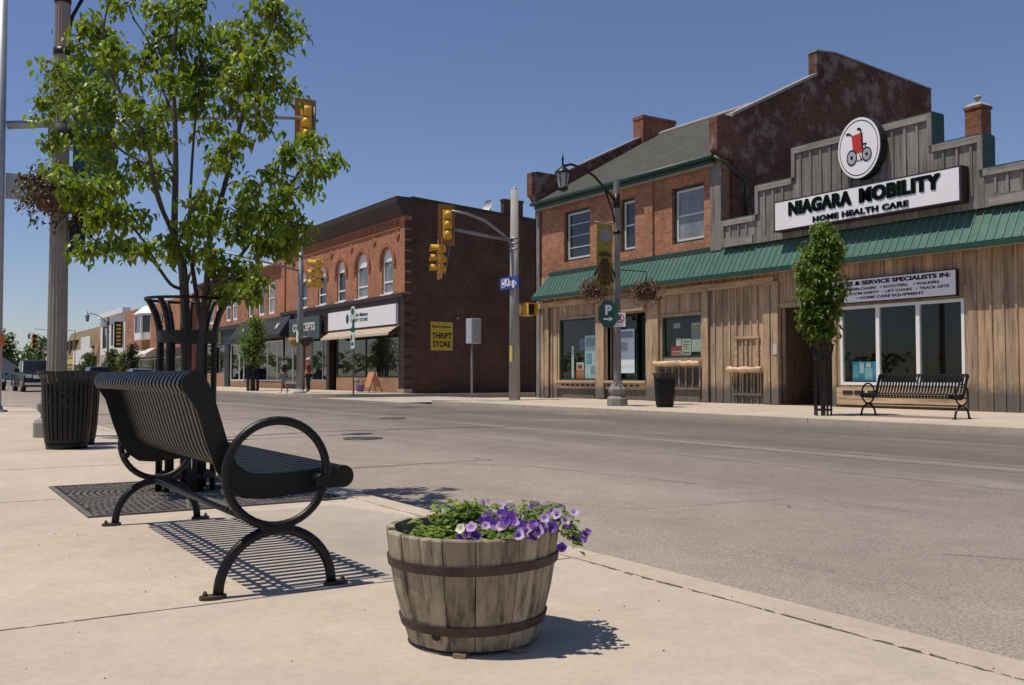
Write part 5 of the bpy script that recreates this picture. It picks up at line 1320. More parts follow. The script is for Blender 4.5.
# ------------------------------------------------------------------ litter bins
def make_bin(label, loc, h=.90, r=.275):
    X, Y, Z = loc
    k = thing('litter_bin', label, 'litter bin', loc)
    n = 30
    prof = [(r*.86, .07), (r*.94, .25), (r, .55), (r*1.02, .74), (r*1.06, .80), (r*1.18, .88), (r*1.22, .90)]
    prof = [(a, z*h/.9) for a, z in prof]
    mb = MB()
    for j in range(n):
        a = 2*PI*j/n; w = .019; t_ = Vector((-math.sin(a), math.cos(a), 0)); d = Vector((math.cos(a), math.sin(a), 0)); c = Vector((X, Y, Z))
        vs = []
        for rr, z in prof: 
            for s1, s2 in ((-1, 0), (1, 0), (1, -1), (-1, -1)): vs.append(c+d*(rr+s2*.007)+t_*w*s1+Vector((0, 0, z)))
        m = len(prof); fs = [(4*i+q, 4*i+(q+1) % 4, 4*i+4+(q+1) % 4, 4*i+4+q) for i in range(m-1) for q in range(4)]+[(0, 1, 2, 3), (4*m-4, 4*m-1, 4*m-2, 4*m-3)]
        mb.add(vs, fs)
    mb.build('slat_cage', M_BLACK, k)
    mb = MB()
    for rr, z in ((r*.9-.012, .10), (r*1.0-.012, .5), (r*1.01-.01, .74)): 
        mb.lathe([(rr-.006, z-.02), (rr+.004, z-.02), (rr+.004, z+.02), (rr-.006, z+.02), (rr-.006, z-.02)], 30, (X, Y, Z), False)
    mb.tube([(X+r*1.2*math.cos(2*PI*i/30), Y+r*1.2*math.sin(2*PI*i/30), Z+.893*h/.9) for i in range(31)], .009, 6, caps=False)
    mb.build('hoop', M_BLACK, k)
    MB().lathe([(r*.82, 0), (r*.84, .075), (r*.7, .08)], 24, (X, Y, Z), close=True).build('base', M_BLACK, k)
    MB().lathe([(.02, .09), (r*.82, .09), (r*.93, .74), (r*.9, .745), (r*.78, .1)], 24, (X, Y, Z)).build('liner', M_BLACKFLAT, k)
    return k
bin1 = make_bin('large black slatted litter bin behind the near bench', (-12.25, 1.62, 0), .91, .275)
dup(bin1, (-19.25, 17.15, .022), None, 'small black slatted litter bin beside the far street lamp')
dup(bin1, (-12.93, 1.80, 0), .4, 'second black litter bin tucked behind the large one')

# ------------------------------------------------------------------ trees and tree guards
def make_guard(label, loc, h=1.42, n=10, r=.2, rt=.3):
    X, Y, Z = loc
    k = thing('tree_guard', label, 'tree guard', loc)
    for j in range(n):
        a = 2*PI*(j+.5)/n; d = Vector((math.cos(a), math.sin(a), 0)); c = Vector((X, Y, Z))
        pr_ = [(r, .0), (r, .3), (r, h-.30), (r+.012, h-.2), (r+.04, h-.1), (rt-.02, h-.02), (rt, h)]
        MB().tube([c+d*q+Vector((0, 0, z+.0)) for q, z in pr_], .019, 6).build('upright', M_BLACK, k)
    for z, rr, w in ((.12, r, .02), (h-.28, r+.004, .045), (.55, r, .018)):
        MB().lathe([(rr-.018, z-w), (rr+.016, z-w), (rr+.016, z+w), (rr-.018, z+w), (rr-.018, z-w)], 32, (X, Y, Z), False).build('band', M_BLACK, k)
    MB().tube([(X+rt*math.cos(2*PI*i/36), Y+rt*math.sin(2*PI*i/36), Z+h) for i in range(37)], .012, 6, caps=False).build('top_ring', M_BLACK, k)
    return k
TB = Vector((-7.30, 1.78, 0))
make_guard('tall black tree guard round the near street tree behind the bench', tuple(TB))
GF = Vector((-13.47, 16.45, .015))
make_guard('slim black tree guard round the small tree beside the shop doorway', tuple(GF), 1.5, 9, .17, .24)

M_LEAF = leafmat('maple_leaves', [(.09, .135, .012), (.14, .19, .018), (.19, .24, .026), (.105, .15, .014), (.25, .28, .035)], .4, .45)
def leaf(mb, c, s, rng, droop=.5, wide=1.0):
    """pointed, folded leaf hanging from c"""
    az = rng.uniform(0, 2*PI); out = Vector((math.cos(az), math.sin(az), 0))
    tip = (out*rng.uniform(.4, 1)+Vector((0, 0, -droop*rng.uniform(.1, 1.6)))).normalized()
    side = tip.cross(Vector((rng.uniform(-.5, .5), rng.uniform(-.5, .5), 1))).normalized(); up = side.cross(tip).normalized()
    w = s*rng.uniform(.42, .6)*wide
    P0 = c; P1 = c+tip*s*.45+side*w*.5+up*s*.1; P2 = c+tip*s-up*s*.14; P3 = c+tip*s*.45-side*w*.5+up*s*.1; Pm = c+tip*s*.5
    P1b = c+tip*s*.18+side*w*.36+up*s*.05; P3b = c+tip*s*.18-side*w*.36+up*s*.05
    mb.add([P0, P1b, P1, P2, P3, P3b, Pm], [(0, 1, 2, 6), (6, 2, 3), (6, 3, 4), (0, 6, 4, 5)])

LIMBS=[([(-0.0, 0.0, -0.008), (0.02, -0.013, 0.669), (0.038, -0.033, 1.422), (0.032, -0.065, 1.76), (-0.01, -0.101, 1.876), (-0.022, -0.096, 2.373), (-0.012, -0.111, 2.819), (-0.01, -0.131, 3.168), (0.079, -0.113, 3.603), (0.108, -0.096, 4.054)], 0.055, 0.012), ([(0.143, 0.037, 0.004), (0.171, 0.037, 0.672), (0.202, 0.052, 1.191), (0.232, 0.077, 1.525), (0.254, 0.09, 1.859), (0.371, 0.156, 2.22), (0.507, 0.243, 2.722), (0.622, 0.308, 3.071), (0.755, 0.401, 3.416), (0.8, 0.449, 3.74)], 0.04, 0.01), ([(0.202, 0.052, 1.191), (-0.076, 0.051, 1.664), (-0.136, 0.034, 1.902), (-0.245, 0.089, 2.712), (-0.238, 0.15, 3.36), (-0.194, 0.188, 3.837), (-0.17, 0.201, 4.234)], 0.025, 0.008), ([(0.031, -0.065, 1.738), (0.1, -0.156, 1.933), (0.156, -0.27, 2.173), (0.284, -0.371, 2.51), (0.264, -0.512, 2.774), (0.309, -0.643, 3.012), (0.3, -0.67, 3.201), (0.334, -0.634, 3.481)], 0.024, 0.007), ([(0.012, -0.106, 1.911), (-0.231, -0.127, 2.095), (-0.443, -0.205, 2.475), (-0.725, -0.38, 2.669), (-0.931, -0.54, 3.019), (-1.036, -0.714, 3.182)], 0.018, 0.006), ([(-0.01, -0.104, 2.751), (-0.225, -0.186, 3.139), (-0.362, -0.235, 3.444), (-0.476, -0.334, 3.651), (-0.531, -0.431, 3.817)], 0.016, 0.006), ([(0.032, -0.047, 1.497), (0.088, -0.148, 1.525), (0.129, -0.279, 1.676), (0.158, -0.424, 1.729), (0.149, -0.624, 1.752), (0.123, -0.758, 1.759)], 0.018, 0.005), ([(0.148, -0.248, 1.64), (0.181, -0.396, 1.866), (0.195, -0.569, 1.993), (0.191, -0.766, 2.081), (0.098, -0.915, 2.116)], 0.014, 0.005), ([(0.109, 0.073, 1.489), (0.114, 0.258, 1.628), (0.09, 0.394, 1.809), (0.058, 0.52, 1.955), (0.075, 0.714, 2.248), (0.107, 0.841, 2.497), (0.195, 0.975, 2.537)], 0.02, 0.006), ([(0.082, 0.381, 1.824), (0.359, 0.441, 1.85), (0.572, 0.582, 1.933), (0.683, 0.657, 2.036)], 0.012, 0.005), ([(0.232, 0.077, 1.525), (0.489, 0.109, 1.506), (0.66, 0.188, 1.546), (0.787, 0.291, 1.611)], 0.012, 0.005), ([(0.038, -0.033, 1.422), (-0.335, 0.108, 1.692), (-0.434, 0.305, 2.0), (-0.482, 0.396, 2.303)], 0.015, 0.005), ([(0.026, -0.079, 1.835), (0.583, -0.144, 1.941), (0.848, -0.112, 2.112), (0.991, -0.086, 2.293)], 0.015, 0.005), ([(-0.022, -0.096, 2.373), (-0.633, -0.052, 2.693), (-0.852, -0.048, 3.075), (-0.897, 0.037, 3.526)], 0.014, 0.005)]
CLUMPS=[(-0.368, -0.462, 3.714, 0.122), (-0.023, -0.223, 3.609, 0.146), (0.198, -0.069, 3.569, 0.183), (-0.23, 0.254, 3.749, 0.197), (-0.15, 0.399, 3.81, 0.113), (1.001, 0.306, 3.335, 0.146), (1.081, 0.38, 3.226, 0.097), (0.448, 0.331, 3.359, 0.183), (0.835, 0.339, 3.117, 0.125), (0.738, 0.192, 3.092, 0.1), (-0.441, 0.372, 3.577, 0.174), (-0.246, 0.095, 3.523, 0.167), (-0.198, -0.13, 3.465, 0.164), (-0.311, -0.234, 3.285, 0.11), (-0.339, 0.122, 3.271, 0.169), (0.195, -0.188, 2.995, 0.155), (-0.279, 0.218, 3.158, 0.197), (-0.372, 0.355, 3.32, 0.173), (0.532, 0.231, 2.976, 0.154), (0.501, 0.423, 3.016, 0.105), (0.624, 0.543, 2.926, 0.091), (0.836, 0.24, 2.749, 0.123), (0.33, 0.214, 2.867, 0.105), (-0.301, 0.115, 3.005, 0.14), (-0.706, -0.038, 3.021, 0.145), (0.579, -0.504, 2.672, 0.096), (0.073, -0.331, 2.636, 0.156), (0.264, -0.464, 2.526, 0.1), (-0.833, -0.007, 2.818, 0.118), (0.047, -0.65, 3.316, 0.153), (0.1, -0.752, 3.331, 0.1), (-0.039, -0.729, 3.197, 0.128), (0.405, -0.614, 3.066, 0.122), (0.135, -0.518, 3.032, 0.102), (-1.04, -0.792, 3.332, 0.129), (-1.35, -0.725, 3.249, 0.178), (-1.381, -0.826, 3.091, 0.118), (-0.733, -0.673, 2.931, 0.139), (-0.665, -0.53, 3.021, 0.167), (-0.624, -0.431, 2.914, 0.112), (-1.414, -0.765, 2.838, 0.089), (-0.892, -0.595, 2.751, 0.114), (-0.886, -0.437, 2.771, 0.115), (-0.677, -0.522, 2.575, 0.111), (0.11, -0.897, 2.251, 0.074), (0.252, -0.803, 2.163, 0.122), (0.316, -0.677, 2.117, 0.122), (-0.735, -0.378, 2.405, 0.113), (0.147, -0.741, 2.088, 0.099), (-0.103, -0.582, 1.961, 0.104), (0.084, -0.543, 2.041, 0.076), (-0.721, -0.167, 2.57, 0.115), (-0.01, -0.235, 2.348, 0.079), (-0.471, 0.273, 2.866, 0.115), (0.293, 0.176, 2.5, 0.105), (0.683, 0.19, 2.5, 0.063), (0.347, 0.396, 2.704, 0.08), (0.688, 0.017, 2.352, 0.074), (0.528, -0.036, 2.124, 0.1), (0.566, -0.092, 1.913, 0.099), (-0.581, 0.368, 2.106, 0.117), (0.639, 0.257, 2.162, 0.114), (-0.19, 0.684, 2.485, 0.115), (0.025, 0.785, 2.63, 0.141), (0.284, 0.864, 2.7, 0.083), (0.418, 0.843, 2.45, 0.136), (0.032, 1.112, 2.582, 0.087), (-0.16, 0.942, 2.422, 0.117), (0.299, 0.607, 2.226, 0.108), (-0.146, 0.585, 2.152, 0.142), (0.14, 0.663, 2.09, 0.138), (0.811, 0.538, 1.909, 0.101), (0.16, 0.326, 1.949, 0.107), (-1.162, -0.615, 3.219, 0.117), (-0.712, -0.293, 3.734, 0.086), (0.362, -0.186, 3.723, 0.204), (-0.257, 0.202, 4.061, 0.226), (0.238, -0.379, 3.723, 0.178), (-0.696, -0.46, 4.038, 0.141), (0.061, 0.39, 3.962, 0.165), (0.563, 0.503, 3.729, 0.131), (-0.531, 0.157, 4.444, 0.232), (-0.124, 0.274, 4.285, 0.168), (-0.259, -0.125, 4.21, 0.165), (0.261, -0.663, 1.76, 0.098), (0.393, -0.773, 1.712, 0.06), (0.105, -0.52, 1.763, 0.063), (0.466, -0.4, 1.731, 0.098), (0.236, -0.208, 1.796, 0.102), (-0.066, 0.016, 1.794, 0.121), (-0.062, -0.088, 1.759, 0.08), (0.459, 0.036, 1.737, 0.076), (0.378, 0.161, 1.626, 0.077), (0.436, 0.248, 1.548, 0.129), (0.834, 0.229, 1.464, 0.123), (0.223, 0.206, 1.484, 0.079), (0.466, 0.29, 1.651, 0.103), (0.424, 0.406, 1.846, 0.131), (0.477, 0.522, 1.822, 0.131), (0.566, 0.599, 1.87, 0.105), (0.005, 0.651, 2.084, 0.14), (-0.431, 0.529, 2.162, 0.146), (0.239, 0.092, 2.028, 0.105), (0.146, -0.387, 1.998, 0.102), (-0.098, -0.535, 1.993, 0.13)]

rt_ = random.Random(21)
TR = thing('street_tree', 'young leafy maple with several slim stems rising from the near tree guard', 'tree', tuple(TB))
mb = MB()
LIMBS = [([p for p in pts if p[2] < 3.8], a_, b_) for pts, a_, b_ in LIMBS]
for pts, r0, r1 in LIMBS:
    P_ = [TB+Vector(p) for p in pts]; m = len(P_)
    # smooth by subdividing
    Q = []
    for i in range(m-1):
        a, b, c, d = P_[max(i-1, 0)], P_[i], P_[i+1], P_[min(i+2, m-1)]
        for k in range(4):
            u = k/4; Q.append(.5*((2*b)+(c-a)*u+(2*a-5*b+4*c-d)*u*u+(3*b-a-3*c+d)*u**3))
    Q.append(P_[-1])
    mb.tube(Q, [.8*r0+(.8*r1-.8*r0)*i/(len(Q)-1) for i in range(len(Q))], 8)
tw = mb; mb = MB()
limb_pts = []
for pts, r0, r1 in LIMBS:
    for a, b in zip(pts[:-1], pts[1:]):
        for k in range(6): limb_pts.append(TB+Vector(a).lerp(Vector(b), k/6))
for (x, y, z, r) in CLUMPS:
    if z > 3.72: continue
    c = TB+Vector((x, y, z))
    near = min(limb_pts, key=lambda q: (q-c).length if q.z < c.z+.15 else 9)
    n = int(44+4500*r*r*rt_.uniform(.8, 1.3))
    mid = (near+c)/2+Vector((rt_.uniform(-.05, .05), rt_.uniform(-.05, .05), .04))
    if (near-c).length < 1.2: tw.tube([near, mid, c, c+(c-mid)*.5], [.007, .005, .004, .002], 5)
    twigs = [c+Vector((rt_.gauss(0, r*.43), rt_.gauss(0, r*.45), rt_.gauss(0, r*.36))) for _ in range(max(5, n//11))]
    for q in twigs:
        tw.tube([c, (c+q)/2+Vector((0, 0, .02)), q], [.004, .003, .0015], 4)
    for _ in range(n):
        q = rt_.choice(twigs)
        leaf(mb, q+Vector((rt_.gauss(0, .045), rt_.gauss(0, .045), rt_.gauss(0, .03))), rt_.uniform(.042, .09), rt_, .9, 1.0)
tw.build('trunk', M_BARK, TR, recalc=False)
mb.build('crown', M_LEAF, TR, recalc=False)

def small_tree(label, base, h, cr, z0, leaf_s, nleaf, mat, seed, group=None, trunk_r=.045, columnar=1.0):
    rng = random.Random(seed); base = Vector(base)
    t_ = thing('street_tree', label, 'tree', tuple(base), group)
    tr_ = MB(); tr_.tube([base, base+Vector((.02, .01, z0)), base+Vector((-.02, .02, (z0+h)/2)), base+Vector((.03, 0, h*.93))], [trunk_r, trunk_r*.8, trunk_r*.5, .008], 7)
    lobes = []
    for k in range(90):
        f = (k*.618+rng.random()*.1) % 1; zz = z0+(h-z0)*f; prof = math.sin(PI*min(.97, .12+f*.86))**.6
        a = rng.uniform(0, 2*PI); rr = cr*prof*rng.uniform(.2, .75)
        q = base+Vector((rr*math.cos(a), rr*math.sin(a), zz)); lobes.append((q, cr*rng.uniform(.28, .5)))
        tr_.tube([base+Vector((0, 0, max(z0*.8, zz-cr*.7))), q], [.014, .005], 5)
    tr_.build('trunk', M_BARK, t_, recalc=False)
    mb = MB()
    for _ in range(nleaf):
        q, r = rng.choice(lobes); d = Vector((rng.gauss(0, 1), rng.gauss(0, 1), rng.gauss(0, 1))).normalized()*r*rng.random()**.45
        leaf(mb, q+d, leaf_s*rng.uniform(.7, 1.2), rng, .6)
    mb.build('crown', mat, t_, recalc=False)
    return t_
M_LEAF2 = leafmat('dark_maple_leaves', [(.075, .12, .016), (.11, .16, .022), (.15, .19, .03), (.09, .135, .018)], .45, .4)
M_LEAF3 = leafmat('distant_leaves', [(.05, .085, .015), (.075, .115, .02), (.10, .14, .03)], .6, .25)
small_tree('small columnar maple in the slim guard beside the shop doorway', GF, 3.98, .58, 1.72, .14, 4300, M_LEAF2, 4)
small_tree('small street tree in front of the charcoal awning', (-53.2, 16.6, 0), 4.2, 1.0, 1.6, .2, 1700, M_LEAF2, 9, 'trees along the far pavement', .06)
g2 = thing('tree_planter', 'dark tree guard round the small tree before the charcoal awning', 'tree guard', (-53.2, 16.6, 0))
for j in range(12):
    a = 2*PI*j/12; MB().tube([(-53.2+.32*math.cos(a), 16.6+.32*math.sin(a), .0), (-53.2+.32*math.cos(a), 16.6+.32*math.sin(a), 1.5)], .035, 5).build('upright', M_BLACK, g2)
for z in (.1, .75, 1.45): MB().lathe([(.30, z-.05), (.35, z-.05), (.35, z+.05), (.30, z+.05), (.30, z-.05)], 18, (-53.2, 16.6, 0), False).build('band', M_BLACK, g2)
small_tree('bushy street tree before the white building', (-97.5, 16.8, 0), 3.3, 1.1, 1.2, .3, 800, M_LEAF3, 12, 'trees along the far pavement')
small_tree('rounded street tree farther left before the white building', (-112, 16.8, 0), 3.3, 1.2, 1.1, .3, 800, M_LEAF3, 13, 'trees along the far pavement')
small_tree('dark shrubby street tree before the bay window building', (-88.5, 16.9, 0), 3.7, .7, 1.0, .28, 600, leafmat('very_dark_leaves', [(.015, .022, .012), (.03, .04, .015)], .6, .1), 14, 'trees along the far pavement')
small_tree('loose pale tree beside the small white shop', (-92.5, 17, 0), 3.0, .9, 1.4, .3, 500, M_LEAF3, 15, 'trees along the far pavement')
# trees closing the end of the street
rng_ = random.Random(33)
labs = ['tall distant tree above the low grey house', 'round distant tree just left of the far signal', 'broad distant tree behind the far signal', 'distant tree above the dark pickup', 'low distant tree at the end of the road', 'distant tree by the utility pole', 'far tree nearest the mansard building', 'small distant tree beyond the parked traffic', 'far bushy tree at the end of the houses']
for k, lab in enumerate(labs):
    X_ = -250-rng_.uniform(0, 60); Y_ = -8+k*7.5+rng_.uniform(-2, 2)
    small_tree(lab, (X_, Y_, -.2), rng_.uniform(9, 13.5), rng_.uniform(4.5, 6), 2, 1.2, 750, M_LEAF3, 60+k, 'trees closing the far end of the street', .25)
WD = MB(); rw = random.Random(77)
for _ in range(5200):
    a = rw.uniform(-.9, 1.9); d = rw.uniform(330, 480); x, y = -d*math.cos(a), d*math.sin(a)
    leaf(WD, Vector((x, y, rw.uniform(-.2, 1)*5+5)), rw.uniform(3, 5), rw, .3)
o = WD.build('far_woods', M_LEAF3, recalc=False); o['kind'] = 'stuff'
tag(o, 'hazy mass of far woods beyond the town', 'woods')

# tree grate
G = thing('tree_grate', 'dark square iron tree grate set in the pavement round the near tree', 'tree grate', (-7.1, 1.78, 0))
mb = MB(); gx0, gx1, gy0, gy1 = -8.02, -6.18, .94, 2.6; gz_ = .012
mb.wall(gx0, gx1, gy0, gy1, [(gx0+.03, gx1-.03, gy0+.03, gy1-.03)], .0006, gz_)
mb.v = [(x, z, y) for x, y, z in mb.v]
M_GRATE = plain('dusty_grate_iron', (.13, .115, .10), .75, .1, .3, 8)
mb.build('rim', M_GRATE, G)
MB().box(gx0+.031, gx1-.031, gy0+.031, gy1-.031, .0008, .003).build('grate_bed', plain('grate_dirt', (.03, .026, .022), .95), G)
mb = MB(); cxg, cyg = TB.x, TB.y
r = .27
while r < 1.35:
    n = max(24, int(2*PI*r/.05)); 
    for j in range(n):
        a0_, a1_ = 2*PI*(j+.12)/n, 2*PI*(j+.88)/n
        q = [(cxg+rr*math.cos(a), cyg+rr*math.sin(a)) for rr, a in ((r, a0_), (r+.028, a0_), (r+.028, a1_), (r, a1_))]
        if all(gx0+.03 < p[0] < gx1-.03 and gy0+.03 < p[1] < gy1-.03 for p in q): mb.prismz(q, .003, gz_-.001)
    r += .045
for j in range(28):
    a = 2*PI*j/28; d = (math.cos(a), math.sin(a)); n_ = (-d[1]*.008, d[0]*.008)
    R1 = 1.4
    for c_, lo, hi in ((0, gx0+.031, gx1-.031), (1, gy0+.031, gy1-.031)):
        if abs(d[c_]) > 1e-6: R1 = min(R1, ((hi if d[c_] > 0 else lo)-(cxg, cyg)[c_])/d[c_]-.012)
    mb.prismz([(cxg+d[0]*.26+n_[0], cyg+d[1]*.26+n_[1]), (cxg+d[0]*R1+n_[0], cyg+d[1]*R1+n_[1]), (cxg+d[0]*R1-n_[0], cyg+d[1]*R1-n_[1]), (cxg+d[0]*.26-n_[0], cyg+d[1]*.26-n_[1])], .003, gz_)
mb.build('grate_bars', M_GRATE, G)

# ------------------------------------------------------------------ flower barrel
BC = Vector((-2.70, 1.575, 0)); HB, RB, RT = .365, .207, .283
bar = thing('barrel_planter', 'weathered wooden half barrel planter with rusty hoops full of flowers', 'planter', tuple(BC))
M_STAVE = wood('stave_oak', (.225, .18, .122), (.33, .275, .195), 'z', .6, .85, None, True, 22)
rbv = random.Random(14)
def rad(z): 
    f = z/HB; return RB+(RT-RB)*f+.012*math.sin(PI*f)
cuts = [0]
while cuts[-1] < 2*PI-.2: cuts.append(cuts[-1]+rbv.uniform(.24, .4))
cuts[-1] = 2*PI
mb = MB()
for a0_, a1_ in zip(cuts[:-1], cuts[1:]):
    top = HB+rbv.uniform(-.006, .006); ro = rbv.uniform(-.0025, .0025); zs_l = [.012, .09, .18, .27, top-.005, top]; m = 4; g = .0013
    vs = []
    for z in zs_l:
        for kk in range(m+1):
            a = a0_+g/.25+(a1_-a0_-2*g/.25)*kk/m; rr = rad(z)+ro-(.003 if z == top else 0)-(.002 if kk in (0, m) else 0)
            vs.append((BC.x+rr*math.cos(a), BC.y+rr*math.sin(a), z))
        for kk in range(m, -1, -1):
            a = a0_+g/.25+(a1_-a0_-2*g/.25)*kk/m; rr = rad(z)-.026
            vs.append((BC.x+rr*math.cos(a), BC.y+rr*math.sin(a), z))
    q = 2*(m+1)
    fs = [(i*q+j, i*q+(j+1) % q, (i+1)*q+(j+1) % q, (i+1)*q+j) for i in range(len(zs_l)-1) for j in range(q)]
    for lv in (0, len(zs_l)-1): 
        for kk in range(m): fs.append((lv*q+kk, lv*q+kk+1, lv*q+q-2-kk, lv*q+q-1-kk))
    mb.add(vs, fs)
mb.build('staves', M_STAVE, bar)
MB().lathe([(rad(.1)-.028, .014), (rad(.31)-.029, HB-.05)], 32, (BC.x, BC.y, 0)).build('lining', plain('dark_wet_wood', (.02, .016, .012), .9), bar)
M_RUST = plain('rusty_hoop', (.065, .042, .034), .7, .25, .45, 14)
def hoop(z, w, mat=M_RUST):
    mb = MB(); n = 56
    vs = []
    for j in range(n):
        a = 2*PI*j/n; wv = .0015*math.sin(3*a)
        for zz, dr in ((z-w, .001), (z-w, .0065), (z+w, .0065), (z+w, .001)):
            rr = rad(zz)+dr; vs.append((BC.x+rr*math.cos(a), BC.y+rr*math.sin(a), zz+wv+.004*math.sin(a+.6)))
    mb.add(vs, [(4*j+q, 4*j+(q+1) % 4, 4*((j+1) % n)+(q+1) % 4, 4*((j+1) % n)+q) for j in range(n) for q in range(4)])
    return mb.build('hoop', mat, bar)
hoop(.268, .0145); hoop(.078, .0145)
a = math.atan2(-1.2, .4)
MB().lathe([(.0, .0), (.014, .0)], 12, (0, 0, 0))
knot = MB(); va = math.atan2(-BC.y, -BC.x)-.52
for k in range(1):
    cc = Vector((BC.x+(rad(.055)+.002)*math.cos(va), BC.y+(rad(.055)+.002)*math.sin(va), .055)); d = Vector((math.cos(va), math.sin(va), -.1)).normalized(); t_ = Vector((-d.y, d.x, 0)).normalized(); u_ = Vector((0, 0, 1))
    knot.add([cc+t_*.016*math.cos(2*PI*i/12)+u_*.011*math.sin(2*PI*i/12)+d*(.001) for i in range(12)], [tuple(range(12))])
knot.build('knot_hole', M_BLACKFLAT, bar)
for da, r_ in ((.15, .0), (1.0, .02), (-2.2, .01)):
    a = va+da+.2; rr = RB-.02; d = Vector((math.cos(a), math.sin(a), 0)); t_ = Vector((-d.y, d.x, 0)); c = BC+d*rr
    mb = MB(); mb.prismz([tuple((c+d*p[0]+t_*p[1]).xy) for p in ((0, -.02), (.05, -.022), (.055, .018), (0, .02))], .0006, .013); mb.build('shim', plain('shim_wood', (.2, .15, .09), .8), bar)
mb = MB(); mb.lathe([(0, HB-.055), (rad(.31)-.03, HB-.062)], 28, (BC.x, BC.y, 0))
mb.build('soil', concrete_mat('potting_soil', (.03, .022, .016), False, 6), bar)
# plants growing in it
M_PG = leafmat('petunia_leaves', [(.10, .16, .02), (.15, .22, .03), (.22, .28, .05), (.09, .14, .02)], .45, .3)
rp = random.Random(41)
RV = Vector((math.sin(HEAD), math.cos(HEAD), 0)); FV = Vector((-math.cos(HEAD), math.sin(HEAD), 0))  # along / across the kerb-side view of the tub
def pt(a, b, z): return BC+RV*a+FV*b+Vector((0, 0, z))
pl = thing('petunias', 'purple and white petunias spilling over the right edge of the half barrel', 'flowers', tuple(BC+Vector((0, 0, HB-.06))))
lv = MB(); st = MB(); fl, fw, wht = 'lilac', 'violet', 'white'
M_PETAL = {'lilac': leafmat('lilac_petals', [(.42, .26, .58), (.55, .40, .66), (.34, .17, .55)], .5, .3), 'violet': leafmat('violet_petals', [(.17, .05, .40), (.11, .03, .30), (.24, .09, .46)], .5, .3), 'white': leafmat('white_petals', [(.75, .73, .66), (.8, .78, .7)], .5, .3)}
M_THROAT = {'lilac': leafmat('lilac_throats', [(.22, .07, .30), (.30, .12, .34)], .5, .1), 'violet': leafmat('violet_throats', [(.05, .012, .14), (.09, .02, .2)], .5, .1), 'white': leafmat('white_throats', [(.5, .5, .2), (.4, .42, .15)], .5, .1)}
def petleaf(c, s):
    leaf(lv, c, s*1.1, rp, .15, 1.5)
for _ in range(760):            # bed of leaves across the tub
    a, b = rp.uniform(-.2, .26), rp.uniform(-.24, .22)
    if a*a+b*b > .066 or (a < -.1 and rp.random() < .6): continue
    petleaf(pt(a, b, HB-.045+rp.uniform(0, .05)), rp.uniform(.02, .036))
for _ in range(420):            # tall leafy clump at the back
    a, b = max(-.12, min(.08, rp.gauss(-.03, .05))), max(.0, min(.21, rp.gauss(.12, .05))); petleaf(pt(a, b, HB-.03+min(.085, abs(rp.gauss(0, .04)))), rp.uniform(.022, .038))
for _ in range(160):            # pale tips at the pavement side
    a, b = rp.uniform(-.2, -.08), rp.uniform(-.14, .02); petleaf(pt(a, b, HB-.05+rp.uniform(0, .05)), rp.uniform(.016, .028))
for _ in range(620):            # overhang on the right
    a = rp.uniform(.12, .34); b = max(-.16, min(.16, rp.gauss(.0, .085))); z = HB+.01+max(-.02, min(.055, rp.gauss(.02, .02)))-max(0, a-.27)*.9; petleaf(pt(a, b, z), rp.uniform(.014, .028))
def flower(c, n_, s, petal):
    n_ = n_.normalized(); u = n_.cross(Vector((.3, .2, 1))).normalized(); w = n_.cross(u)
    a0 = rp.uniform(0, 6.28); ctr = c-n_*s*.45
    rim = []
    for i in range(20):
        a = a0+2*PI*i/20; rr = s*(1+.09*math.cos(5*(a-a0))+rp.uniform(-.05, .05)); rim.append(c+(u*math.cos(a)+w*math.sin(a))*rr+n_*s*.12*math.sin(5*(a-a0)+1)*.5)
    mid = [c-n_*s*.15+(u*math.cos(a0+2*PI*i/20)+w*math.sin(a0+2*PI*i/20))*s*.42 for i in range(20)]
    b_ = MB(); b_.add(rim+mid+[ctr], [(i, (i+1) % 20, 20+(i+1) % 20, 20+i) for i in range(20)], True); b_.cur = 1
    for i in range(20): b_.f.append((20+i, 20+(i+1) % 20, 40)); b_.sm.append(True); b_.mi.append(1)
    b_.build('bloom', [M_PETAL[petal], M_THROAT[petal]], pl)
    st.tube([ctr, ctr-n_*s*1.3-Vector((0, 0, s*.4))], [.0025, .0015], 5)
toCam = (-BC+Vector((0, 0, .45))).normalized()
flpos = [(-.045, -.19, .02, 0), (.0, -.16, .05, 1), (-.015, -.2, -.002, 0), (-.008, -.18, .028, 0), (-.02, -.215, -.022, 0)]
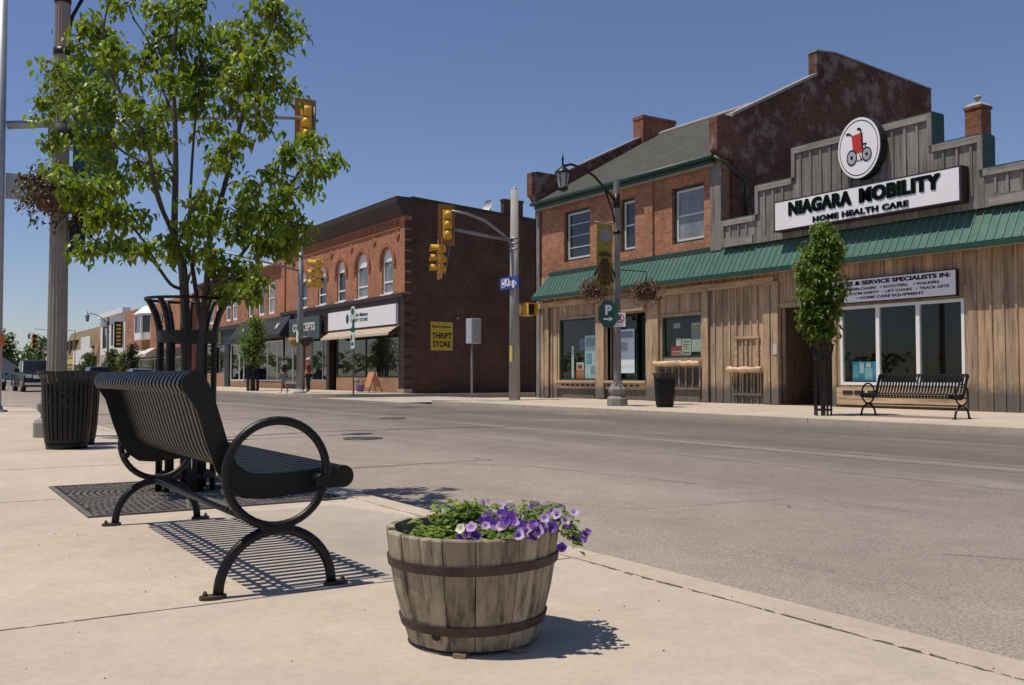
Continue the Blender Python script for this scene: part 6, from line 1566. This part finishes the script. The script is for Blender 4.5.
spots = [(-0.029, -0.255, 0.393, 2), (0.004, -0.255, 0.398, 1), (0.0, -0.255, 0.382, 0), (-0.004, -0.255, 0.361, 1), (-0.025, -0.255, 0.368, 0), (0.048, -0.255, 0.402, 1), (0.067, -0.117, 0.386, 0), (0.092, -0.255, 0.4, 1), (0.121, -0.255, 0.417, 3), (0.133, -0.24, 0.411, 1), (0.09, -0.136, 0.421, 3), (0.168, -0.128, 0.39, 1), (0.146, -0.255, 0.374, 3), (0.167, -0.22, 0.383, 1), (0.191, -0.22, 0.366, 0), (0.205, -0.22, 0.379, 3), (0.223, -0.102, 0.386, 0), (0.239, 0.153, 0.394, 1), (0.243, -0.012, 0.396, 1), (0.253, -0.089, 0.419, 3), (0.192, -0.22, 0.404, 3), (0.292, 0.16, 0.393, 3), (0.333, 0.057, 0.398, 1), (0.305, -0.078, 0.376, 0), (0.351, -0.071, 0.335, 4), (0.363, -0.124, 0.361, 0), (0.278, -0.22, 0.33, 3), (0.33, -0.076, 0.335, 4), (0.201, -0.207, 0.393, 0), (0.18, -0.22, 0.391, 1), (0.155, -0.22, 0.395, 0), (0.125, -0.187, 0.42, 3), (0.251, -0.22, 0.391, 0), (0.226, -0.22, 0.42, 1), (0.274, -0.101, 0.399, 0), (0.294, -0.134, 0.399, 1), (0.245, -0.166, 0.391, 3), (0.108, -0.255, 0.413, 0), (0.216, -0.22, 0.381, 3), (0.267, -0.11, 0.417, 1), (0.017, -0.255, 0.376, 0), (0.147, -0.091, 0.397, 1), (0.103, -0.036, 0.399, 0), (-0.012, -0.255, 0.38, 3)]   # offset along the kerb side, depth, height, kind
for a, b, z, w_ in spots:
    n_ = (-FV*.8+Vector((0, 0, rp.uniform(.3, .8)))+RV*rp.uniform(-.45, .45))
    flower(pt(a, b, z), n_, rp.uniform(.0135, .0195), {0: fw, 1: fl, 2: wht, 3: fl if rp.random() < .5 else fw, 4: fw}[w_])
for _ in range(26):
    a = rp.uniform(.02, .3); b = rp.uniform(-.12, .15); flower(pt(a, b, HB+.025+rp.uniform(-.01, .03)-max(0, a-.27)), Vector((0, 0, .7))-FV*.5+RV*rp.uniform(-.4, .6), rp.uniform(.015, .02), rp.choice([fl, fw]))
lv.build('foliage', M_PG, pl, recalc=False); st.build('stalk', plain('stalk_green', (.09, .14, .03), .6), pl)

# ------------------------------------------------------------------ hanging flower baskets on lamps
def flower_basket(label, c, r, cols, nleaf, seed, bracket_from, potm, group=None, sq=.8):
    rng = random.Random(seed); c = Vector(c)
    k = thing('hanging_basket', label, 'hanging basket', tuple(c), group)
    MB().lathe([(.04, -.28), (r*.45, -.27), (r*.62, -.03), (r*.58, -.02), (.02, -.05)], 16, tuple(c)).build('basket', potm, k)
    MB().tube([Vector(bracket_from), Vector((c.x, c.y, bracket_from[2])), Vector((c.x, c.y, c.z-.03))], .014, 6).build('bracket', M_BLACK, k)
    mb = MB()
    for _ in range(nleaf):
        d = Vector((rng.gauss(0, 1), rng.gauss(0, 1), rng.gauss(.15, .75))).normalized()*r*rng.random()**.5
        if d.z < 0: d.z *= 1.5; d.xy *= 1.1
        leaf(mb, c+Vector((d.x, d.y, d.z*sq+.02)), rng.uniform(.05, .1), rng, .7)
    mb.build('flowers', leafmat('basket_'+str(seed), cols, .5, .25), k, recalc=False)
    return k
WINE = [(.03, .008, .010), (.05, .012, .014), (.05, .08, .018), (.03, .055, .012), (.07, .014, .018), (.035, .01, .012), (.2, .17, .1), (.03, .01, .012)]
PINKS = [(.13, .025, .04), (.20, .05, .07), (.06, .075, .02), (.08, .04, .03), (.17, .09, .05), (.05, .02, .02)]
POT = plain('brown_coir', (.07, .035, .022), .9, 0, .3, 20)
flower_basket('dark red flower basket on the pavement side of the near fluted lamp', (LN[0]+.36, LN[1]-.10, 3.4), .5, WINE, 1500, 5, (LN[0]+.1, LN[1]-.05, 3.75), POT)
flower_basket('dark red flower basket on the road side of the near fluted lamp', (LN[0]-.1, LN[1]+.40, 3.2), .36, WINE, 500, 6, (LN[0], LN[1]+.1, 3.75), POT)
flower_basket('pink flower basket hanging left of the far lamp beneath the yellow banner', (LF[0]-.3, LF[1]-.62, 3.32), .40, PINKS, 700, 7, (LF[0], LF[1]-.08, 3.65), POT)
flower_basket('wide pink flower basket hanging right of the far lamp under the awning', (LF[0]+.1, LF[1]+1.0, 3.3), .48, PINKS, 800, 8, (LF[0], LF[1]+.08, 3.85), POT)
MB_ = MB(); MB_.bbox(LN[0]-.1, LN[0]+.12, LN[1]+.13, LN[1]+.33, 2.55, 3.05, .02)
for ob in list(C.objects):
    if ob.name.startswith('street_lamp') and abs(ob.location.x-LN[0]) < .1:
        MB_.build('control_box', M_BLACK, ob); MB().tube([(LN[0], LN[1], 4.15), (LN[0], LN[1], 4.4)], .165, 16).build('clamp', M_BLACKFLAT, ob)
        MB().tube([(LN[0]+.12, LN[1]+.03, 4.1), (LN[0]+.13, LN[1]+.05, 5.0)], .01, 5).build('cable', M_BLACKFLAT, ob)

# ------------------------------------------------------------------ people far across the junction
def person(label, loc, heading, mats, stride=.0, hat=None, seed=1):
    """figure about 1.72 m tall grown from one skeleton; local +y is forward"""
    p = thing('person', label, 'person', loc)
    M = Matrix.Translation(Vector(loc)) @ Matrix.Rotation(heading, 4, 'Z')
    def skin(name, verts, edges, mat, parent, root=0, sub=1):
        me = bpy.data.meshes.new(name); me.from_pydata([v[0] for v in verts], edges, [])
        o = bpy.data.objects.new(name, me); C.objects.link(o)
        o.modifiers.new('s', 'SKIN'); o.modifiers.new('d', 'SUBSURF').levels = sub
        for i, v in enumerate(verts):
            sv = me.skin_vertices[0].data[i]; sv.radius = (v[1], v[2] if len(v) > 2 else v[1]); sv.use_root = (i == root)
        bpy.context.view_layer.update()
        m2 = bpy.data.meshes.new_from_object(o.evaluated_get(bpy.context.evaluated_depsgraph_get()))
        bpy.data.objects.remove(o)
        m2.transform(Matrix.Translation(-Vector(loc)) @ M); m2.materials.clear(); m2.materials.append(mat)
        for q in m2.polygons: q.use_smooth = True
        ob = bpy.data.objects.new(name, m2); C.objects.link(ob); ob.parent = p if parent is None else parent
        return ob
    s = stride
    V = [((0, 0, .94), .13, .10), ((0, 0, 1.12), .13, .09), ((0, .0, 1.34), .15, .095), ((0, .01, 1.47), .055), ((0, .02, 1.56), .075, .085), ((0, .025, 1.66), .075, .09),
         ((.17, 0, 1.39), .055), ((.22, -.03-s*.25, 1.12), .042), ((.22, .08-s*.2, .92), .034), ((.21, .12-s*.2, .84), .03),
         ((-.17, 0, 1.39), .055), ((-.22, -.03+s*.25, 1.12), .042), ((-.22, .08+s*.3, .92), .034), ((-.21, .12+s*.32, .84), .03),
         ((.095, 0, .86), .085), ((.10, s*.35+.02, .48), .06), ((.10, s*.45-.02, .09), .04), ((.10, s*.5+.1, .04), .035),
         ((-.095, 0, .86), .085), ((-.10, -s*.2+.03, .48), .06), ((-.10, -s*.6-.02, .10), .04), ((-.10, -s*.58+.1, .04), .035)]
    E_ = [(0, 1), (1, 2), (2, 3), (3, 4), (4, 5), (2, 6), (6, 7), (7, 8), (8, 9), (2, 10), (10, 11), (11, 12), (12, 13), (0, 14), (14, 15), (15, 16), (16, 17), (0, 18), (18, 19), (19, 20), (20, 21)]
    bd = skin('body', V, E_, mats[0], None)
    g = lambda i, k=1.18: (V[i][0], V[i][1]*k+.006, (V[i][2] if len(V[i]) > 2 else V[i][1])*k+.006)
    skin('shirt', [g(0), g(1), g(2), g(6), g(7), g(10), g(11)], [(0, 1), (1, 2), (2, 3), (3, 4), (2, 5), (5, 6)], mats[1], None)
    lo = (15, 19) if mats[4] == 'shorts' else (16, 20)
    if mats[4] == 'shorts': skin('shorts', [g(0, 1.22), g(14, 1.25), g(15, 1.4), g(18, 1.25), g(19, 1.4)], [(0, 1), (1, 2), (0, 3), (3, 4)], mats[2], None)
    else: skin('trousers', [g(0, 1.2), g(14, 1.22), g(15, 1.3), g(16, 1.5), g(18, 1.22), g(19, 1.3), g(20, 1.5)], [(0, 1), (1, 2), (2, 3), (0, 4), (4, 5), (5, 6)], mats[2], None)
    skin('shoes', [g(16, 1.1), g(17, 1.35)], [(0, 1)], mats[3], None); skin('shoes', [g(20, 1.1), g(21, 1.35)], [(0, 1)], mats[3], None)
    hm = hat or plain('dark_hair', (.03, .02, .015), .8)
    mb = MB(); mb.lathe([(.108, 0), (.112, .05), (.085, .11), (.0, .135)], 14); 
    if hat: mb.add([(-.1, .05, .01), (.1, .05, .01), (.07, .2, .0), (-.07, .2, .0)], [(0, 1, 2, 3)])
    mb.v = [tuple(M @ (Vector(v)+Vector((0, .012, 1.65)))) for v in mb.v]
    mb.build('cap' if hat else 'hair', hm, p)
    mb = MB()
    for dx, dz, rr in ((-.035, 1.645, .012), (.035, 1.645, .012)): mb.tube([(dx-.012, .112, dz), (dx+.012, .112, dz)], .009, 5)
    mb.tube([(-.025, .112, 1.56), (.025, .112, 1.56)], .007, 5)
    mb.v = [tuple(M @ Vector(v)) for v in mb.v]; mb.build('face_features', plain('face_dark', (.06, .03, .025), .7), bd)
    mb = MB(); mb.tube([(0, .10, 1.64), (0, .135, 1.60), (0, .11, 1.59)], [.01, .018, .01], 6); mb.v = [tuple(M @ Vector(v)) for v in mb.v]; mb.build('nose', mats[0], bd)
    return p
SKIN = plain('skin', (.42, .23, .15), .6, 0, .06)
person('person in dark top and patterned shorts walking beside the grey signal pole', (-45.5, 15.75, .005), PI*.82, (SKIN, plain('navy_shirt', (.02, .022, .03), .8), plain('patterned_shorts', (.22, .22, .26), .8, 0, .8, 30), plain('white_shoes', (.7, .7, .7), .6), 'shorts'), .35)
person('person in red jacket and white cap standing right of the grey signal pole', (-47.1, 17.6, .025), PI*.75, (SKIN, plain('red_jacket', (.20, .025, .03), .8), plain('black_trousers', (.015, .015, .017), .8), plain('black_shoes', (.02, .02, .02), .6), 'long'), .03, plain('white_cap', (.6, .6, .58), .7))

# ------------------------------------------------------------------ vehicles
M_TYRE = plain('tyre_rubber', (.015, .015, .015), .85); M_RIM = plain('wheel_rim', (.45, .45, .46), .35, .7, .1); M_CHROME = plain('chrome', (.62, .62, .63), .15, 1, .03)
M_CARGLASS = pane('car_glass', (.012, .013, .015), .08, .3); M_HEAD = pane('headlight_glass', (.6, .6, .62), .1); M_REDLAMP = plain('red_lamp', (.35, .01, .01), .3)
def car(label, loc, rot, paint, L=4.6, Wd=1.82, H_=1.45, kind='sedan', group=None):
    """vehicle facing local +x, ground at z=0"""
    base = thing('parked_car' if kind != 'pickup' else 'pickup_truck', label, 'car' if kind != 'pickup' else 'pickup truck', loc, group)
    X, Y, Z = loc
    M = Matrix.Translation(Vector(loc)) @ Matrix.Rotation(rot, 4, 'Z')
    def fin(mb, name, mat, parent=base): mb.v = [tuple(M @ Vector(v)) for v in mb.v]; return mb.build(name, mat, parent)
    h = L/2; w = Wd/2
    if kind == 'sedan': low = [(-h, .35), (-h+.02, .75), (-h+.15, .92), (-h*.45, .95), (h*.35, .92), (h-.25, .78), (h-.02, .62), (h, .35)]; cab = [(-h*.62, .93), (-h*.38, H_-.03), (-h*.1, H_), (h*.08, H_-.04), (h*.42, .91)]
    elif kind == 'van': low = [(-h, .35), (-h+.02, .95), (-h+.05, 1.0), (h*.5, 1.0), (h-.2, .85), (h-.02, .65), (h, .35)]; cab = [(-h+.05, 1.0), (-h*.85, H_-.04), (-h*.6, H_), (h*.1, H_-.02), (h*.55, .99)]
    else: low = [(-h, .5), (-h, 1.08), (-h*.2, 1.1), (h*.42, 1.12), (h-.12, 1.05), (h-.02, .95), (h, .5)]; cab = [(-h*.28, 1.09), (-h*.24, H_-.04), (-h*.15, H_), (h*.12, H_-.03), (h*.42, 1.1)]
    def shell(poly, w0, w1, zt):
        bm = bmesh.new(); vs = []
        for s_ in (-1, 1): vs.append([bm.verts.new((x, s_*(w0+(w1-w0)*max(0, min(1, (z-.9)/max(.01, zt-.9)))), z)) for x, z in poly])
        n = len(poly); bm.faces.new(vs[0]); bm.faces.new(vs[1][::-1])
        for i in range(n): bm.faces.new((vs[0][i], vs[0][(i+1) % n], vs[1][(i+1) % n], vs[1][i]))
        bmesh.ops.recalc_face_normals(bm, faces=bm.faces); bmesh.ops.bevel(bm, geom=list(bm.edges), offset=.06, segments=3, affect='EDGES', profile=.6)
        return bm
    low = [(-h+.1, .28)]+low+[(h-.1, .28)]
    mb = MB(); mb.take(shell(low, w, w*.97, 1.2), None, True); body = fin(mb, 'body', paint)
    mb = MB(); mb.take(shell(cab, w*.95, w*.76, H_), None, True); cb = fin(mb, 'cabin', paint)
    def side(p, s_, k=.0): x, z = p; return (x, s_*((w*.95+(w*.76-w*.95)*max(0, min(1, (z-.9)/(H_-.9))))+.006+k), z)
    def ins(a, b, t_): return (a[0]+(b[0]-a[0])*t_, a[1]+(b[1]-a[1])*t_)
    cx_ = sum(p[0] for p in cab)/len(cab); cz_ = sum(p[1] for p in cab)/len(cab)
    inner = [ins(p, (cx_, cz_), .16) for p in cab]
    for s_ in (-1, 1): 
        mb = MB(); mb.add([side(p, s_) for p in inner], [tuple(range(len(inner)))]); fin(mb, 'side_window', M_CARGLASS)
    def slope(p, q, t0, t1, k):                                 # windscreen on the edge p-q
        a, b = ins(p, q, t0), ins(p, q, t1); d = Vector((q[1]-p[1], -(q[0]-p[0]))).normalized()*.008
        if d[0]*k < 0: d = -d
        ya = side(a, 1)[1]-.1; yb = side(b, 1)[1]-.1
        mb = MB(); mb.add([(a[0]+d[0], -ya, a[1]+d[1]), (a[0]+d[0], ya, a[1]+d[1]), (b[0]+d[0], yb, b[1]+d[1]), (b[0]+d[0], -yb, b[1]+d[1])], [(0, 1, 2, 3)]); return mb
    fin(slope(cab[4], cab[3], .1, .9, 1), 'windscreen', M_CARGLASS); fin(slope(cab[0], cab[1], .12, .9, -1), 'rear_window', M_CARGLASS)
    zl = .62 if kind == 'sedan' else (.72 if kind == 'van' else .88)
    for s_ in (-1, 1):
        mb = MB(); mb.bbox(h-.12, h+.012, s_*(w-.28)-.17, s_*(w-.28)+.17, zl-.08, zl+.1, .03); fin(mb, 'headlight', M_HEAD)
        mb = MB(); mb.bbox(-h-.012, -h+.12, s_*(w-.2)-.12, s_*(w-.2)+.12, zl-.0, zl+.22, .03); fin(mb, 'tail_light', M_REDLAMP)
        mb = MB(); mb.bbox(h*.3, h*.3+.12, s_*(w+.02), s_*(w+.19), .98 if kind != 'pickup' else 1.15, 1.12 if kind != 'pickup' else 1.32, .03); fin(mb, 'wing_mirror', paint)
        for xx in (-h*.62, h*.62):
            rw = .33 if kind != 'pickup' else .4; yy = s_*(w-.12)
            mb = MB(); mb.tube([(xx, yy-.12, rw), (xx, yy+.12, rw)], rw, 22); wo = fin(mb, 'wheel', M_TYRE)
            mb = MB(); mb.tube([(xx, yy+s_*.115, rw), (xx, yy+s_*.13, rw)], rw*.62, 16); fin(mb, 'rim', M_RIM, wo)
    mb = MB(); mb.bbox(h-.06, h+.02, -w*.5, w*.5, zl-.12, zl+.1, .02); fin(mb, 'grille', M_BLACKFLAT if kind != 'pickup' else M_CHROME)
    mb = MB(); mb.bbox(h-.08, h+.07, -w*.93, w*.93, .38, .55, .04); fin(mb, 'bumper', paint if kind != 'pickup' else M_CHROME)
    mb = MB(); mb.bbox(h+.071, h+.082, -.16, .16, .42, .52, .004); fin(mb, 'number_plate', M_SIGNWHITE)
    return base
PT = plain('dark_grey_car_paint', (.028, .03, .033), .25, .2, .05, 3, .4); PB = plain('black_car_paint', (.008, .008, .009), .3, .0, .05, 3, .35); PS = plain('silver_blue_car_paint', (.16, .19, .24), .2, .4, .05, 3, .7)
def cz(x, y): return crown(x, y)+.002
car('dark pickup truck with chrome grille driving toward the junction', (-63.5, 6.6, cz(0, 6.6)), R(2), PB, 5.4, 1.95, 1.88, 'pickup')
car('dark car half hidden behind the leftmost signal pole', (-71, 4.6, cz(0, 4.6)), 0, PB, 4.6, 1.8, 1.46, 'sedan')
car('black van parked along the far kerb before the white building', (-88.5, 13.9, cz(0, 13.9)), PI, PB, 4.9, 1.9, 1.74, 'van', 'cars parked along the far kerb')
car('silver blue car parked nearest the thrift store row', (-70.5, 13.9, cz(0, 13.9)), PI, PS, 4.6, 1.8, 1.46, 'sedan', 'cars parked along the far kerb')
car('dark car parked farthest along the far kerb', (-102, 13.9, cz(0, 13.9)), PI, PT, 4.5, 1.8, 1.5, 'sedan', 'cars parked along the far kerb')

# litter, leaves and grit on the pavement
rg = random.Random(90); gm = MB()
for _ in range(260):
    x, y = rg.uniform(-11, -.8), rg.uniform(-.6, 2.7); s = rg.uniform(.001, .0035)
    M = Matrix.Translation((x, y, s*.4)) @ Euler((rg.uniform(0, 6), rg.uniform(0, 6), rg.uniform(0, 6))).to_matrix().to_4x4()
    gm.box(-s, s, -s*.6, s*.6, -s*.4, s*.4, M)
o = gm.build('grit', plain('grit_stone', (.12, .1, .08), .9, 0, .5, 40)); o['kind'] = 'stuff'; tag(o, 'loose grit scattered on the near pavement', 'grit')
